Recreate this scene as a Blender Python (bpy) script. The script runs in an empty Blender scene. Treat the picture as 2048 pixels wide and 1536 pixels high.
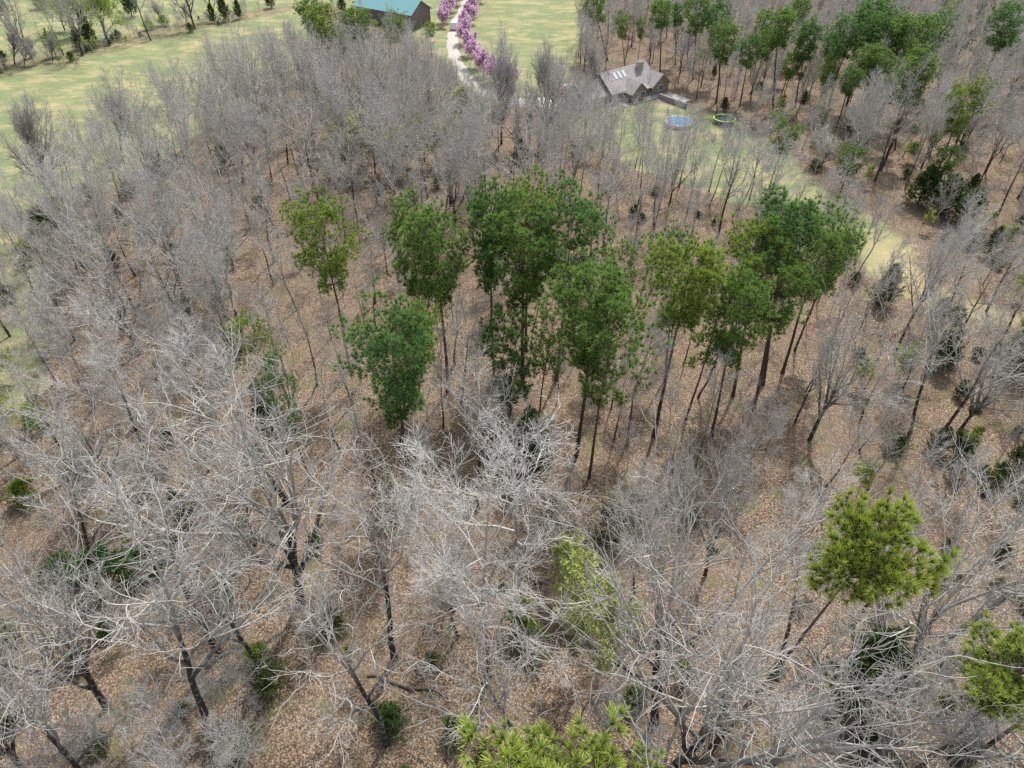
import bpy, math, random
import numpy as np
from mathutils import Vector, Matrix, Quaternion

# ---------------------------------------------------------------- camera, sky, sun, exposure
C = bpy.context.scene.collection
sc = bpy.context.scene
CAM_H, PITCH, FPX = 44.0, math.radians(41.7), 1365.3
cam = bpy.data.cameras.new("camera"); camo = bpy.data.objects.new("camera", cam); C.objects.link(camo)
camo.location = (0, 0, CAM_H); camo.rotation_euler = (math.pi/2 - PITCH, 0, 0)
cam.lens = 24; cam.sensor_width = 36; cam.clip_start = 0.5; cam.clip_end = 12000
sc.camera = camo
SUN_AZ, SUN_EL = math.radians(22), math.radians(57)      # azimuth from +Y towards +X
w = bpy.data.worlds.new("World"); sc.world = w; w.use_nodes = True
nt = w.node_tree; nt.nodes.clear()
sky = nt.nodes.new("ShaderNodeTexSky"); sky.sky_type = 'NISHITA'; sky.sun_disc = False
sky.sun_elevation = SUN_EL; sky.sun_rotation = SUN_AZ; sky.air_density = 1.0; sky.dust_density = 3.0; sky.ozone_density = 1.0
bg = nt.nodes.new("ShaderNodeBackground"); bg.inputs[1].default_value = 0.15
wo = nt.nodes.new("ShaderNodeOutputWorld")
hs = nt.nodes.new('ShaderNodeHueSaturation'); hs.inputs['Saturation'].default_value = 0.55
nt.links.new(sky.outputs[0], hs.inputs['Color']); nt.links.new(hs.outputs[0], bg.inputs[0]); nt.links.new(bg.outputs[0], wo.inputs[0])
sl = bpy.data.lights.new("sun", 'SUN'); sl.energy = 3.1; sl.angle = math.radians(2.0); sl.color = (1.0, 0.95, 0.88)
slo = bpy.data.objects.new("sun", sl); C.objects.link(slo)
sd = Vector((math.sin(SUN_AZ)*math.cos(SUN_EL), math.cos(SUN_AZ)*math.cos(SUN_EL), math.sin(SUN_EL)))
slo.rotation_euler = sd.to_track_quat('Z', 'Y').to_euler()
sc.view_settings.view_transform = 'Standard'; sc.view_settings.look = 'None'
sc.view_settings.exposure = 0.5; sc.view_settings.gamma = 1
sc.cycles.use_denoising = False
sc.cycles.max_bounces = 5; sc.cycles.diffuse_bounces = 3; sc.cycles.glossy_bounces = 1
sc.cycles.transmission_bounces = 2; sc.cycles.transparent_max_bounces = 4

# ---------------------------------------------------------------- pixel <-> world helpers (photo is 2048 x 1536)
SP, CP = math.sin(PITCH), math.cos(PITCH)
FWD = np.array([0, CP, -SP]); UPV = np.array([0, SP, CP]); CAMP = np.array([0, 0, CAM_H])
def ray(px, py):
    d = np.array([(px-1024)/FPX, 0, 0]) + FWD + UPV*(768-py)/FPX
    return d
def G(px, py, h=0.0):
    d = ray(px, py); t = (h-CAM_H)/d[2]
    return CAMP + d*t
def proj(p):
    q = np.asarray(p, float)-CAMP
    z = q@FWD
    return 1024+FPX*q[..., 0]/z, 768-FPX*(q@UPV)/z, z
def axis(bx, by, tx, ty):
    """base point on the ground and the tree-top point from their two pixels"""
    b = G(bx, by); d = ray(tx, ty); d = d/np.linalg.norm(d)
    a = 0.0
    # closest point of the view ray to the vertical through the base
    u = np.array([0, 0, 1.0]); w0 = CAMP-b
    bb = d@u; dd = d@w0; e = u@w0
    t = (bb*e-dd)/(1-bb*bb)
    return b, CAMP+d*t

rnd = random.Random(7)
RS = np.random.RandomState(11)

# ---------------------------------------------------------------- materials
def mat(name, build, rough=0.85, spec=0.25):
    m = bpy.data.materials.new(name); m.use_nodes = True
    t = m.node_tree; b = t.nodes["Principled BSDF"]
    b.inputs["Roughness"].default_value = rough
    b.inputs["Specular IOR Level"].default_value = spec
    build(t, b)
    return m
def N(t, kind, **kw):
    n = t.nodes.new(kind)
    for k, v in kw.items(): setattr(n, k, v)
    return n
def mix(t, fac, a, b, blend='MIX'):
    n = t.nodes.new("ShaderNodeMix"); n.data_type = 'RGBA'; n.blend_type = blend
    for s, v in ((n.inputs[0], fac), (n.inputs[6], a), (n.inputs[7], b)):
        if hasattr(v, 'links') or hasattr(v, 'is_linked'): t.links.new(v, s)
        elif isinstance(v, (int, float)): s.default_value = v
        else: s.default_value = (*v, 1) if len(v) == 3 else v
    return n.outputs[2]
def ramp(t, src, pts):
    r = t.nodes.new("ShaderNodeValToRGB"); e = r.color_ramp.elements
    while len(e) < len(pts): e.new(0.5)
    for i, (p, c) in enumerate(pts):
        e[i].position = p; e[i].color = (*c, 1) if len(c) == 3 else c
    t.links.new(src, r.inputs[0]); return r.outputs[0]
def coords(t, kind='Object'):
    return t.nodes.new("ShaderNodeTexCoord").outputs[kind]
def noise(t, vec, scale, detail=3, rough=0.55):
    n = t.nodes.new("ShaderNodeTexNoise"); n.inputs["Scale"].default_value = scale
    n.inputs["Detail"].default_value = detail; n.inputs["Roughness"].default_value = rough
    t.links.new(vec, n.inputs["Vector"]); return n.outputs["Fac"]
def voro(t, vec, scale, feature='F1'):
    n = t.nodes.new("ShaderNodeTexVoronoi"); n.feature = feature; n.inputs["Scale"].default_value = scale
    t.links.new(vec, n.inputs["Vector"]); return n
def attr(t, name, out="Fac"):
    a = t.nodes.new("ShaderNodeAttribute"); a.attribute_name = name; return a.outputs[out]
def bump(t, b, h, strength, dist):
    n = t.nodes.new("ShaderNodeBump"); n.inputs["Strength"].default_value = strength
    n.inputs["Distance"].default_value = dist
    t.links.new(h, n.inputs["Height"]); t.links.new(n.outputs[0], b.inputs["Normal"])
def objrand(t): return t.nodes.new("ShaderNodeObjectInfo").outputs["Random"]
def objcol(t): return t.nodes.new("ShaderNodeObjectInfo").outputs["Color"]

def bark(dark, pale, lich):
    def f(t, b):
        v = coords(t); a = attr(t, "age")
        n1 = noise(t, v, 1.6, 4, 0.7); n2 = noise(t, v, 9, 3)
        c = mix(t, ramp(t, a, [(0.28, (0, 0, 0)), (0.80, (1, 1, 1))]), pale, dark)     # old thick wood is darker bark
        c = mix(t, ramp(t, n1, [(0.53, (0, 0, 0)), (0.64, (1, 1, 1))]), c, lich)
        c = mix(t, 0.45, c, mix(t, n2, (0.45, 0.45, 0.45), (1.5, 1.5, 1.5)), 'MULTIPLY')
        t.links.new(c, b.inputs["Base Color"]); bump(t, b, n2, 0.6, 0.03)
    return f
M_bark = mat("lichen_bark", bark((0.055, 0.047, 0.042), (0.50, 0.475, 0.435), (0.34, 0.36, 0.33)))
M_palebark = mat("pale_lichen_bark", bark((0.26, 0.25, 0.235), (0.70, 0.68, 0.64), (0.50, 0.53, 0.49)))
M_pinebark = mat("pine_bark", bark((0.085, 0.062, 0.052), (0.16, 0.12, 0.10), (0.12, 0.09, 0.078)))
def twigs(t, b):
    c = mix(t, objrand(t), (0.42, 0.405, 0.375), (0.54, 0.525, 0.495))
    t.links.new(mix(t, 1.0, c, objcol(t), 'MULTIPLY'), b.inputs["Base Color"])
M_twig = mat("twig_bark", twigs)
def foliage(dark, light, trans=0.15):
    def f(t, b):
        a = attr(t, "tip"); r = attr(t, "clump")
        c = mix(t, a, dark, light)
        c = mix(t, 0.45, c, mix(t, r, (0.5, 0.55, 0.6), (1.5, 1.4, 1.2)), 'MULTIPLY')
        c = mix(t, 1.0, c, objcol(t), 'MULTIPLY')
        t.links.new(c, b.inputs["Base Color"])
        tr = t.nodes.new("ShaderNodeBsdfTranslucent"); t.links.new(c, tr.inputs[0])
        ms = t.nodes.new("ShaderNodeMixShader"); ms.inputs[0].default_value = trans
        out = [n for n in t.nodes if n.type == 'OUTPUT_MATERIAL'][0]
        t.links.new(b.outputs[0], ms.inputs[1]); t.links.new(tr.outputs[0], ms.inputs[2]); t.links.new(ms.outputs[0], out.inputs[0])
    return f
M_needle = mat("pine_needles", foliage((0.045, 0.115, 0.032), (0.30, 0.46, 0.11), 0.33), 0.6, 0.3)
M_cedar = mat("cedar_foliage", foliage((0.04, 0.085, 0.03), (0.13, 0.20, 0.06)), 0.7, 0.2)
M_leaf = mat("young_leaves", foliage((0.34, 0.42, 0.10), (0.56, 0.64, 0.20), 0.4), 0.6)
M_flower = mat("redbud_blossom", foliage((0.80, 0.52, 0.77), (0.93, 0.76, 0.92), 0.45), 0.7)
M_brush = mat("brush_leaves", foliage((0.08, 0.12, 0.04), (0.22, 0.28, 0.10), 0.3), 0.7)

def ground_mat(t, b):
    v = coords(t)
    vs = voro(t, v, 13.0); vb = voro(t, v, 2.6)
    sep = t.nodes.new("ShaderNodeSeparateColor"); t.links.new(vs.outputs["Color"], sep.inputs[0])
    leaf = ramp(t, sep.outputs[0], [(0.0, (0.035, 0.023, 0.016)), (0.25, (0.098, 0.066, 0.043)), (0.5, (0.178, 0.123, 0.082)),
                                    (0.75, (0.275, 0.202, 0.142)), (1.0, (0.50, 0.42, 0.33))])
    big = noise(t, v, 0.11, 5, 0.6); mid = noise(t, v, 0.9, 4)
    leaf = mix(t, ramp(t, big, [(0.35, (0, 0, 0)), (0.65, (1, 1, 1))]), leaf, mix(t, 0.5, leaf, (0.205, 0.155, 0.115)))
    leaf = mix(t, 0.5, leaf, mix(t, mid, (0.6, 0.6, 0.6), (1.4, 1.4, 1.4)), 'MULTIPLY')
    moss = noise(t, v, 0.35, 5, 0.7)
    leaf = mix(t, ramp(t, moss, [(0.52, (0, 0, 0)), (0.70, (0.75, 0.75, 0.75))]), leaf, (0.15, 0.16, 0.07))
    # grass: green with straw patches
    gn = noise(t, v, 2.2, 4, 0.7)
    sc_ = t.nodes.new("ShaderNodeMapping"); sc_.inputs["Scale"].default_value = (0.6, 1.0, 1); sc_.inputs["Rotation"].default_value = (0, 0, 0.25)
    t.links.new(v, sc_.inputs["Vector"])
    gp = noise(t, sc_.outputs[0], 0.22, 8, 0.75)
    green = mix(t, gn, (0.125, 0.165, 0.075), (0.27, 0.31, 0.16))
    straw = mix(t, gn, (0.31, 0.26, 0.14), (0.58, 0.48, 0.28))
    grass = mix(t, ramp(t, gp, [(0.46, (0, 0, 0)), (0.66, (1, 1, 1))]), green, straw)
    grass = mix(t, attr(t, "straw"), grass, straw)
    gw = attr(t, "grass")
    add = t.nodes.new("ShaderNodeMath"); add.operation = 'ADD'
    m2 = t.nodes.new("ShaderNodeMath"); m2.operation = 'MULTIPLY_ADD'; m2.inputs[1].default_value = 0.9; m2.inputs[2].default_value = -0.45
    t.links.new(noise(t, v, 0.6, 5, 0.7), m2.inputs[0]); t.links.new(gw, add.inputs[0]); t.links.new(m2.outputs[0], add.inputs[1])
    w_ = ramp(t, add.outputs[0], [(0.38, (0, 0, 0)), (0.62, (1, 1, 1))])
    c = mix(t, w_, leaf, grass)
    t.links.new(c, b.inputs["Base Color"])
    bump(t, b, vs.outputs["Distance"], 0.7, 0.05)
M_ground = mat("leaf_litter_and_grass", ground_mat, 0.95, 0.1)
def gravel(t, b):
    v = coords(t); s = voro(t, v, 9)
    c = ramp(t, s.outputs["Color"], [(0, (0.32, 0.305, 0.28)), (1, (0.58, 0.56, 0.52))])
    c = mix(t, ramp(t, noise(t, v, 0.5, 4), [(0.4, (0, 0, 0)), (0.7, (1, 1, 1))]), c, (0.50, 0.46, 0.40))
    t.links.new(c, b.inputs["Base Color"])
M_gravel = mat("pale_gravel", gravel, 0.95, 0.1)
def plain(col, var=0.15, sc_=3.0):
    def f(t, b):
        n = noise(t, coords(t), sc_, 4)
        lo = tuple(c*(1-var) for c in col); hi = tuple(min(1, c*(1+var)) for c in col)
        t.links.new(mix(t, n, lo, hi), b.inputs["Base Color"])
    return f
def brickm(c1, c2, mortar, sx, sc_=1.0):
    def f(t, b):
        br = t.nodes.new("ShaderNodeTexBrick"); br.inputs["Scale"].default_value = sc_
        br.inputs["Color1"].default_value = (*c1, 1); br.inputs["Color2"].default_value = (*c2, 1); br.inputs["Mortar"].default_value = (*mortar, 1)
        br.inputs["Brick Width"].default_value = sx[0]; br.inputs["Row Height"].default_value = sx[1]; br.inputs["Mortar Size"].default_value = sx[2]
        cb = t.nodes.new("ShaderNodeSeparateXYZ"); t.links.new(coords(t), cb.inputs[0])
        ad = t.nodes.new("ShaderNodeMath"); ad.operation = 'ADD'; t.links.new(cb.outputs[0], ad.inputs[0]); t.links.new(cb.outputs[1], ad.inputs[1])
        co = t.nodes.new("ShaderNodeCombineXYZ"); t.links.new(ad.outputs[0], co.inputs[0]); t.links.new(cb.outputs[2], co.inputs[1])
        t.links.new(co.outputs[0], br.inputs["Vector"])
        n = noise(t, coords(t), 0.8, 5)
        t.links.new(mix(t, 0.5, br.outputs[0], mix(t, n, (0.6, 0.6, 0.6), (1.4, 1.4, 1.4)), 'MULTIPLY'), b.inputs["Base Color"])
    return f
M_brick = mat("house_brick", brickm((0.20, 0.13, 0.10), (0.30, 0.22, 0.17), (0.34, 0.31, 0.28), (0.4, 0.13, 0.02)))
M_shingle = mat("grey_shingles", brickm((0.34, 0.315, 0.31), (0.48, 0.45, 0.44), (0.16, 0.14, 0.14), (0.45, 0.16, 0.02)))
M_stone = mat("chimney_stone", brickm((0.42, 0.39, 0.35), (0.55, 0.52, 0.47), (0.30, 0.28, 0.25), (0.5, 0.25, 0.03)))
M_teal = mat("teal_metal_roof", plain((0.17, 0.38, 0.39), 0.12, 0.6), 0.35, 0.5)
M_siding = mat("grey_brown_siding", plain((0.20, 0.17, 0.165), 0.12, 1.5))
M_white = mat("white_paint", plain((0.62, 0.62, 0.60), 0.08), 0.5)
M_dark = mat("painted_porch_shade", plain((0.025, 0.025, 0.03), 0.2), 0.4, 0.4)  # near-black colour standing in for the shade inside the porch
M_glass = mat("window_glass", plain((0.10, 0.12, 0.14), 0.2), 0.1, 0.6)
M_sky_glass = mat("skylight_glass", plain((0.55, 0.66, 0.64), 0.1), 0.1, 0.6)
M_lime = mat("lime_pad", plain((0.42, 0.80, 0.16), 0.08), 0.5)
M_mesh = mat("black_mat", plain((0.03, 0.03, 0.035), 0.2), 0.7)
M_blue = mat("blue_water", plain((0.10, 0.26, 0.42), 0.35, 1.2), 0.15, 0.5)
M_metal = mat("galvanised_tube", plain((0.5, 0.5, 0.5), 0.1), 0.4)
M_conc = mat("concrete", plain((0.33, 0.32, 0.31), 0.2, 1.0))
M_car_white = mat("white_car_paint", plain((0.78, 0.78, 0.78), 0.03), 0.25, 0.6)
M_car_red = mat("dark_red_car_paint", plain((0.30, 0.03, 0.03), 0.05), 0.25, 0.6)
M_tyre = mat("tyre_rubber", plain((0.02, 0.02, 0.02), 0.1), 0.8)
M_logs = mat("weathered_log", plain((0.16, 0.125, 0.10), 0.35, 4))

# ---------------------------------------------------------------- mesh helpers
def mesh_np(name, V, F, attrs=None, smooth=False):
    """V (n,3); F list of (m,k) index arrays"""
    me = bpy.data.meshes.new(name)
    V = np.asarray(V, np.float32); F = [f for f in F if len(f)]
    me.vertices.add(len(V)); me.vertices.foreach_set("co", V.ravel())
    loops = np.concatenate([f.ravel() for f in F]).astype(np.int32)
    sizes = np.concatenate([np.full(len(f), f.shape[1], np.int32) for f in F])
    starts = np.concatenate([[0], np.cumsum(sizes)[:-1]]).astype(np.int32)
    me.loops.add(len(loops)); me.loops.foreach_set("vertex_index", loops)
    me.polygons.add(len(sizes)); me.polygons.foreach_set("loop_start", starts)
    if smooth: me.polygons.foreach_set("use_smooth", np.ones(len(sizes), bool))
    for k, a in (attrs or {}).items():
        at = me.attributes.new(k, 'FLOAT', 'POINT'); at.data.foreach_set("value", np.asarray(a, np.float32))
    me.update(calc_edges=True)
    return me
def norm(a): return a/np.maximum(np.linalg.norm(a, axis=-1, keepdims=True), 1e-9)

class Tubes:
    def __init__(s): s.V = []; s.F = []; s.A = []; s.n = 0
    def add(s, P, R, S):
        """P (N,K,3) polylines, R (N,K) radii, S sides"""
        n, K, _ = P.shape
        T = norm(np.gradient(P, axis=1))
        mT = np.abs(T.mean(1)); ref = np.zeros((n, 3)); ref[np.arange(n), mT.argmin(1)] = 1
        U = norm(np.cross(T, ref[:, None, :])); W = np.cross(T, U)
        ang = np.arange(S)*2*math.pi/S
        V = P[:, :, None, :]+R[:, :, None, None]*(np.cos(ang)[None, None, :, None]*U[:, :, None, :]+np.sin(ang)[None, None, :, None]*W[:, :, None, :])
        idx = s.n+np.arange(n*K*S).reshape(n, K, S)
        a = idx[:, :-1, :]; b = idx[:, 1:, :]
        q = np.stack([a, np.roll(a, -1, 2), np.roll(b, -1, 2), b], -1).reshape(-1, 4)
        s.V.append(V.reshape(-1, 3)); s.F.append(q)
        s.A.append(np.repeat(np.clip(R/0.16, 0, 1).ravel(), S)); s.n += n*K*S
    def mesh(s, name, smooth=False):
        return mesh_np(name, np.concatenate(s.V), s.F, {"age": np.concatenate(s.A)}, smooth)

def grow(P, R, n, t0, t1, ang, length, K, wob, up, rr, rend, rs, taper=0.5, angsd=0.15, tip=False):
    """n children on each parent polyline. length: array fn of t"""
    Np, Kp, _ = P.shape
    t = t0+(t1-t0)*(np.arange(n)[None, :]+rs.rand(Np, n))/n
    if tip: t[:, -1] = 0.97
    f = t*(Kp-1); i = np.clip(f.astype(int), 0, Kp-2); fr = (f-i)
    ar = np.arange(Np)[:, None]
    pos = P[ar, i]*(1-fr[..., None])+P[ar, i+1]*fr[..., None]
    tan = norm(P[ar, i+1]-P[ar, i]); rad = R[ar, i]*(1-fr)+R[ar, i+1]*fr
    plen = np.linalg.norm(np.diff(P, axis=1), axis=2).sum(1)[:, None]
    ref = np.where(np.abs(tan[..., 2:3]) > 0.9, np.array([1., 0, 0]), np.array([0, 0, 1.]))
    U = norm(np.cross(tan, ref)); W = np.cross(tan, U)
    phi = (np.arange(n)*2.39996)[None, :]+rs.rand(Np, 1)*6.28+rs.randn(Np, n)*0.5
    a = ang+angsd*rs.randn(Np, n)
    if tip: a[:, -1] *= 0.3
    d = np.cos(a)[..., None]*tan+np.sin(a)[..., None]*(np.cos(phi)[..., None]*U+np.sin(phi)[..., None]*W)
    L = length(t, plen)*(0.75+0.5*rs.rand(Np, n))
    d = d.reshape(-1, 3); pos = pos.reshape(-1, 3); L = L.reshape(-1); rad = rad.reshape(-1)
    out = np.empty((len(d), K, 3)); out[:, 0] = pos; step = (L/(K-1))[:, None]
    for k in range(1, K):
        d = norm(d+wob*rs.randn(*d.shape)+np.array([0, 0, up]))
        out[:, k] = out[:, k-1]+d*step
    r0 = np.maximum(rad*rr, rend)
    s = np.linspace(0, 1, K)[None, :]
    Rr = r0[:, None]*(1-s*(1-taper)); Rr = np.maximum(Rr, rend)
    return out, Rr

def trunk_poly(H, r, rs, K=16, wob=0.03, lean=0.0, top=0.15, sink=0.5):
    P = np.zeros((1, K, 3)); d = np.array([0., 0, 1]); P[0, 0] = (0, 0, -sink)
    for k in range(1, K):
        d = norm(d+wob*rs.randn(3)*np.array([1, 1, 0.2])+np.array([0, 0, 0.08]))
        P[0, k] = P[0, k-1]+d*(H+sink)/(K-1)
    s = np.linspace(0, 1, K); R = r*(1-s*(1-top)); R[0] *= 1.45; R[1] *= 1.06
    # straighten so the top stands over the base
    off = P[0, -1, :2].copy(); P[0, :, 0] -= off[0]*s*0.8; P[0, :, 1] -= off[1]*s*0.8
    return P, R[None, :]

class Proto:
    def __init__(s, trunk_me, trunk_mat, crown_me, crown_mat, H):
        s.t, s.tm, s.c, s.cm, s.H = trunk_me, trunk_mat, crown_me, crown_mat, H
        for me, m in ((s.t, trunk_mat), (s.c, crown_mat)): me.materials.append(m)

def bare_proto(seed, H=20, r=0.24, nl=10, t0=0.35, la=0.75, ll=0.42, nb=8, n3=7, n4=8, wob=0.10, up=0.10, pale=False, trunkf=0.85, twr=0.0075, wobt=0.04, prof=0.55, b_up=0.05, thick=1.0):
    rs = np.random.RandomState(seed)
    A = Tubes(); B = Tubes()
    P0, R0 = trunk_poly(H*trunkf, r, rs, 18, wobt); A.add(P0, R0, 8)
    P1, R1 = grow(P0, R0, nl, t0, 0.98, la, lambda t, p: H*ll*(1.15-prof*t), 11, wob*0.8, up, 0.62*thick**0.5, 0.02*thick, rs, 0.28, 0.18, True); A.add(P1, R1, 6)
    P2, R2 = grow(P1, R1, nb, 0.22, 0.98, 0.65, lambda t, p: p*0.42*(1.15-0.45*t), 8, wob, b_up, 0.6*thick**0.5, 0.012*thick, rs, 0.35, 0.2, True); A.add(P2, R2, 4)
    P3, R3 = grow(P2, R2, n3, 0.18, 0.98, 0.65, lambda t, p: p*0.42*(1.15-0.3*t), 5, wob*1.2, b_up, 0.6, twr*1.3, rs, 0.5, 0.2, True); B.add(P3, R3, 3)
    P4, R4 = grow(P3, R3, n4, 0.15, 0.98, 0.7, lambda t, p: p*0.48*(1.1-0.2*t)+0.12, 4, wob*1.2, b_up, 0.7, twr*0.8, rs, 0.6, 0.2, True); B.add(P4, R4, 3)
    # fine wood straight from the limbs too
    P5, R5 = grow(P1, R1, 5, 0.1, 0.9, 0.8, lambda t, p: 0.9+0*t, 4, wob*1.3, b_up, 0.3, twr, rs, 0.5, 0.3); B.add(P5, R5, 3)
    Hh = max(P3[..., 2].max(), P4[..., 2].max())
    return Proto(A.mesh("bare_tree_wood"), M_palebark if pale else M_bark, B.mesh("bare_tree_twigs"), M_twig, Hh), (P3, P4)

def blades(C0, D, n, Ln, Wd, rs, spread=1.0, upb=0.0):
    """tufts: at each centre, n blades radiating about direction D -> V, F, tip attr, clump attr"""
    m = len(C0)
    d = norm(rs.randn(m, n, 3)*spread+D[:, None, :]+np.array([0, 0, upb]))
    ref = norm(rs.randn(m, n, 3)); u = norm(np.cross(d, ref))
    L = Ln*(0.7+0.6*rs.rand(m, n, 1)); wd = Wd*(0.7+0.6*rs.rand(m, n, 1))
    c = C0[:, None, :]
    V = np.stack([c+0.08*L*d-u*wd*0.5, c+0.08*L*d+u*wd*0.5, c+d*L+u*wd*0.12, c+d*L-u*wd*0.12], 2).reshape(-1, 3)
    F = np.arange(m*n*4).reshape(-1, 4)
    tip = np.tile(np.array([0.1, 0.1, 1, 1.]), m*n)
    cl = np.repeat(rs.rand(m), n*4)
    return V, F, tip, cl

def pine_proto(seed, H=21, r=0.22, c0=0.5, spread=0.17, nb=46, round_=1.0, tuft=38, tl=0.40, mat_=None, droop=0.0, dens=1.0):
    rs = np.random.RandomState(seed)
    A = Tubes()
    P0, R0 = trunk_poly(H*0.97, r, rs, 18, 0.014, top=0.12); A.add(P0, R0, 8)
    def lenf(t, p):
        u = (t-c0)/(1-c0)
        return H*spread*(0.40+0.62*np.sin(np.clip(u, 0, 1)**1.5*0.88*math.pi))*(0.7+0.6*rs.rand(*t.shape))
    P1, R1 = grow(P0, R0, nb, c0, 0.995, 1.15, lenf, 8, 0.09, 0.07-droop, 0.33, 0.02, rs, 0.3, 0.22, True); A.add(P1, R1, 5)
    # dead stubs lower on the trunk
    Pd, Rd = grow(P0, R0, 14, 0.28, c0+0.05, 1.4, lambda t, p: 1.1+0*t, 4, 0.12, 0.0, 0.15, 0.012, rs, 0.4, 0.3); A.add(Pd, Rd, 3)
    n2 = int(8*dens)
    P2, R2 = grow(P1, R1, n2, 0.42, 0.99, 0.8, lambda t, p: p*0.30+0.22, 5, 0.12, 0.12, 0.6, 0.012, rs, 0.5, 0.25, True); A.add(P2, R2, 3)
    P3, R3 = grow(P2, R2, 2, 0.45, 0.95, 0.9, lambda t, p: 0.42+0*t, 3, 0.1, 0.14, 0.6, 0.01, rs, 0.6, 0.3); A.add(P3, R3, 3)
    cs = np.concatenate([P2[:, 4], P1[:, 7], P3[:, 2]]); ds = np.concatenate([norm(P2[:, 4]-P2[:, 3]), norm(P1[:, 7]-P1[:, 6]), norm(P3[:, 2]-P3[:, 1])])
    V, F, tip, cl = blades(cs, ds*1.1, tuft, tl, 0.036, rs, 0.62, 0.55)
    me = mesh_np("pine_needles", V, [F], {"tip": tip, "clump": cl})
    return Proto(A.mesh("pine_wood"), M_pinebark, me, mat_ or M_needle, V[:, 2].max())

def cedar_proto(seed, H=7, r=0.10, spread=0.24, nb=70, mat_=None, tl=0.20, c0=0.06, nt=16):
    rs = np.random.RandomState(seed); A = Tubes()
    P0, R0 = trunk_poly(H*0.97, r, rs, 12, 0.02, top=0.1, sink=0.3); A.add(P0, R0, 6)
    P1, R1 = grow(P0, R0, nb, c0, 0.99, 1.0, lambda t, p: H*spread*(1.12-t)**0.8, 6, 0.1, 0.12, 0.35, 0.012, rs, 0.3, 0.2, True); A.add(P1, R1, 4)
    P2, R2 = grow(P1, R1, 7, 0.2, 0.98, 0.7, lambda t, p: p*0.35+0.08, 4, 0.14, 0.08, 0.6, 0.008, rs, 0.5, 0.25, True); A.add(P2, R2, 3)
    cs = np.concatenate([P2[:, 1], P2[:, 2], P2[:, 3], P1[:, 4], P1[:, 5]]); ds = np.concatenate([norm(P2[:, 3]-P2[:, 2])]*3+[norm(P1[:, 5]-P1[:, 4])]*2)
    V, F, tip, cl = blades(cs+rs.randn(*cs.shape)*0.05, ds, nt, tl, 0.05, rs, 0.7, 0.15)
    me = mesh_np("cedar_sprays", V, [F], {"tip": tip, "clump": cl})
    return Proto(A.mesh("cedar_wood"), M_pinebark, me, mat_ or M_cedar, V[:, 2].max())

def leafy_proto(seed, mat_, H, per=2, size=0.10, **kw):
    """bare skeleton plus small separate leaves or blossom along the fine wood (third part)"""
    p, (P3, P4) = bare_proto(seed, H=H, **kw)
    rs = np.random.RandomState(seed+5)
    pts = np.concatenate([P4[:, 1+k % 3] for k in range(per)]+[P3[:, 2], P3[:, 4]])
    pts = pts+rs.randn(*pts.shape)*0.06
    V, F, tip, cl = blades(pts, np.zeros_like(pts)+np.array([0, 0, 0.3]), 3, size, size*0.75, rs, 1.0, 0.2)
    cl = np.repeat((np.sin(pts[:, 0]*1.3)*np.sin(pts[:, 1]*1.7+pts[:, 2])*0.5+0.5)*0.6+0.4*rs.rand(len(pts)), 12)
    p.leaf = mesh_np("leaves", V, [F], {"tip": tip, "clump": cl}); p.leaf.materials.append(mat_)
    return p

# kinds of tree, each with its own shapes
OAK = [bare_proto(100+i, H=20, r=0.25, nl=9+i % 3, t0=0.34+0.05*(i % 3), la=0.72, ll=0.40, nb=7, n3=4, n4=3, wob=0.17, up=0.06, b_up=0.03, twr=0.0105, thick=1.6)[0] for i in range(5)]
FOREST = [bare_proto(200+i, H=18, r=0.17, nl=11, t0=0.42+0.04*(i % 3), la=0.85, ll=0.35, nb=8, n3=6, n4=8, wob=0.10, up=0.075, b_up=0.06, trunkf=0.85)[0] for i in range(6)]
POLE = [bare_proto(250+i, H=16, r=0.15, nl=9, t0=0.45, la=0.7, ll=0.24, nb=6, n3=4, n4=3, wob=0.14, up=0.08, b_up=0.05, trunkf=0.92, twr=0.009, thick=1.3, wobt=0.06)[0] for i in range(3)]
CROOK = [bare_proto(300+i, H=15, r=0.2, nl=10, t0=0.4, la=0.85, ll=0.42, nb=7, n3=4, n4=3, wob=0.30, up=0.06, b_up=0.03, pale=True, trunkf=0.75, twr=0.014)[0] for i in range(2)]
VASE = [bare_proto(400+i, H=17, r=0.26, nl=13, t0=0.22, la=0.55, ll=0.62, nb=7, n3=4, n4=3, wob=0.12, up=0.05, b_up=0.05, trunkf=0.6, twr=0.010, thick=1.6)[0] for i in range(3)]
FAN = [bare_proto(450+i, H=17, r=0.30, nl=14, t0=0.25, la=0.5, ll=0.5, nb=9, n3=7, n4=7, wob=0.09, up=0.07, b_up=0.07, trunkf=0.6, twr=0.011, thick=2.2)[0] for i in range(2)]
SAP = [bare_proto(500+i, H=8, r=0.06, nl=10, t0=0.25, la=0.6, ll=0.35, nb=6, n3=4, n4=3, wob=0.12, up=0.08, b_up=0.06, trunkf=0.9, twr=0.008)[0] for i in range(4)]
PINE = [pine_proto(600+i, H=21, c0=(0.60, 0.55, 0.66, 0.60, 0.58)[i], spread=(0.165, 0.15, 0.16, 0.185, 0.14)[i], nb=(46, 50, 40, 48, 54)[i]) for i in range(5)]
PINE_TOP = [pine_proto(640+i, H=20, r=0.2, c0=(0.895, 0.84)[i], spread=(0.072, 0.10)[i], nb=(22, 26)[i], tl=0.34) for i in range(2)]
PINE_SPARSE = [pine_proto(650+i, H=18, r=0.15, c0=0.5, spread=0.16, nb=28, dens=0.8, tuft=30) for i in range(2)]
PINE_SMALL = [pine_proto(670, H=11, r=0.10, c0=0.28, spread=0.22, nb=30, dens=0.75)]
CEDAR = [cedar_proto(700, 7), cedar_proto(701, 6, spread=0.33, nb=60)]
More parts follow.
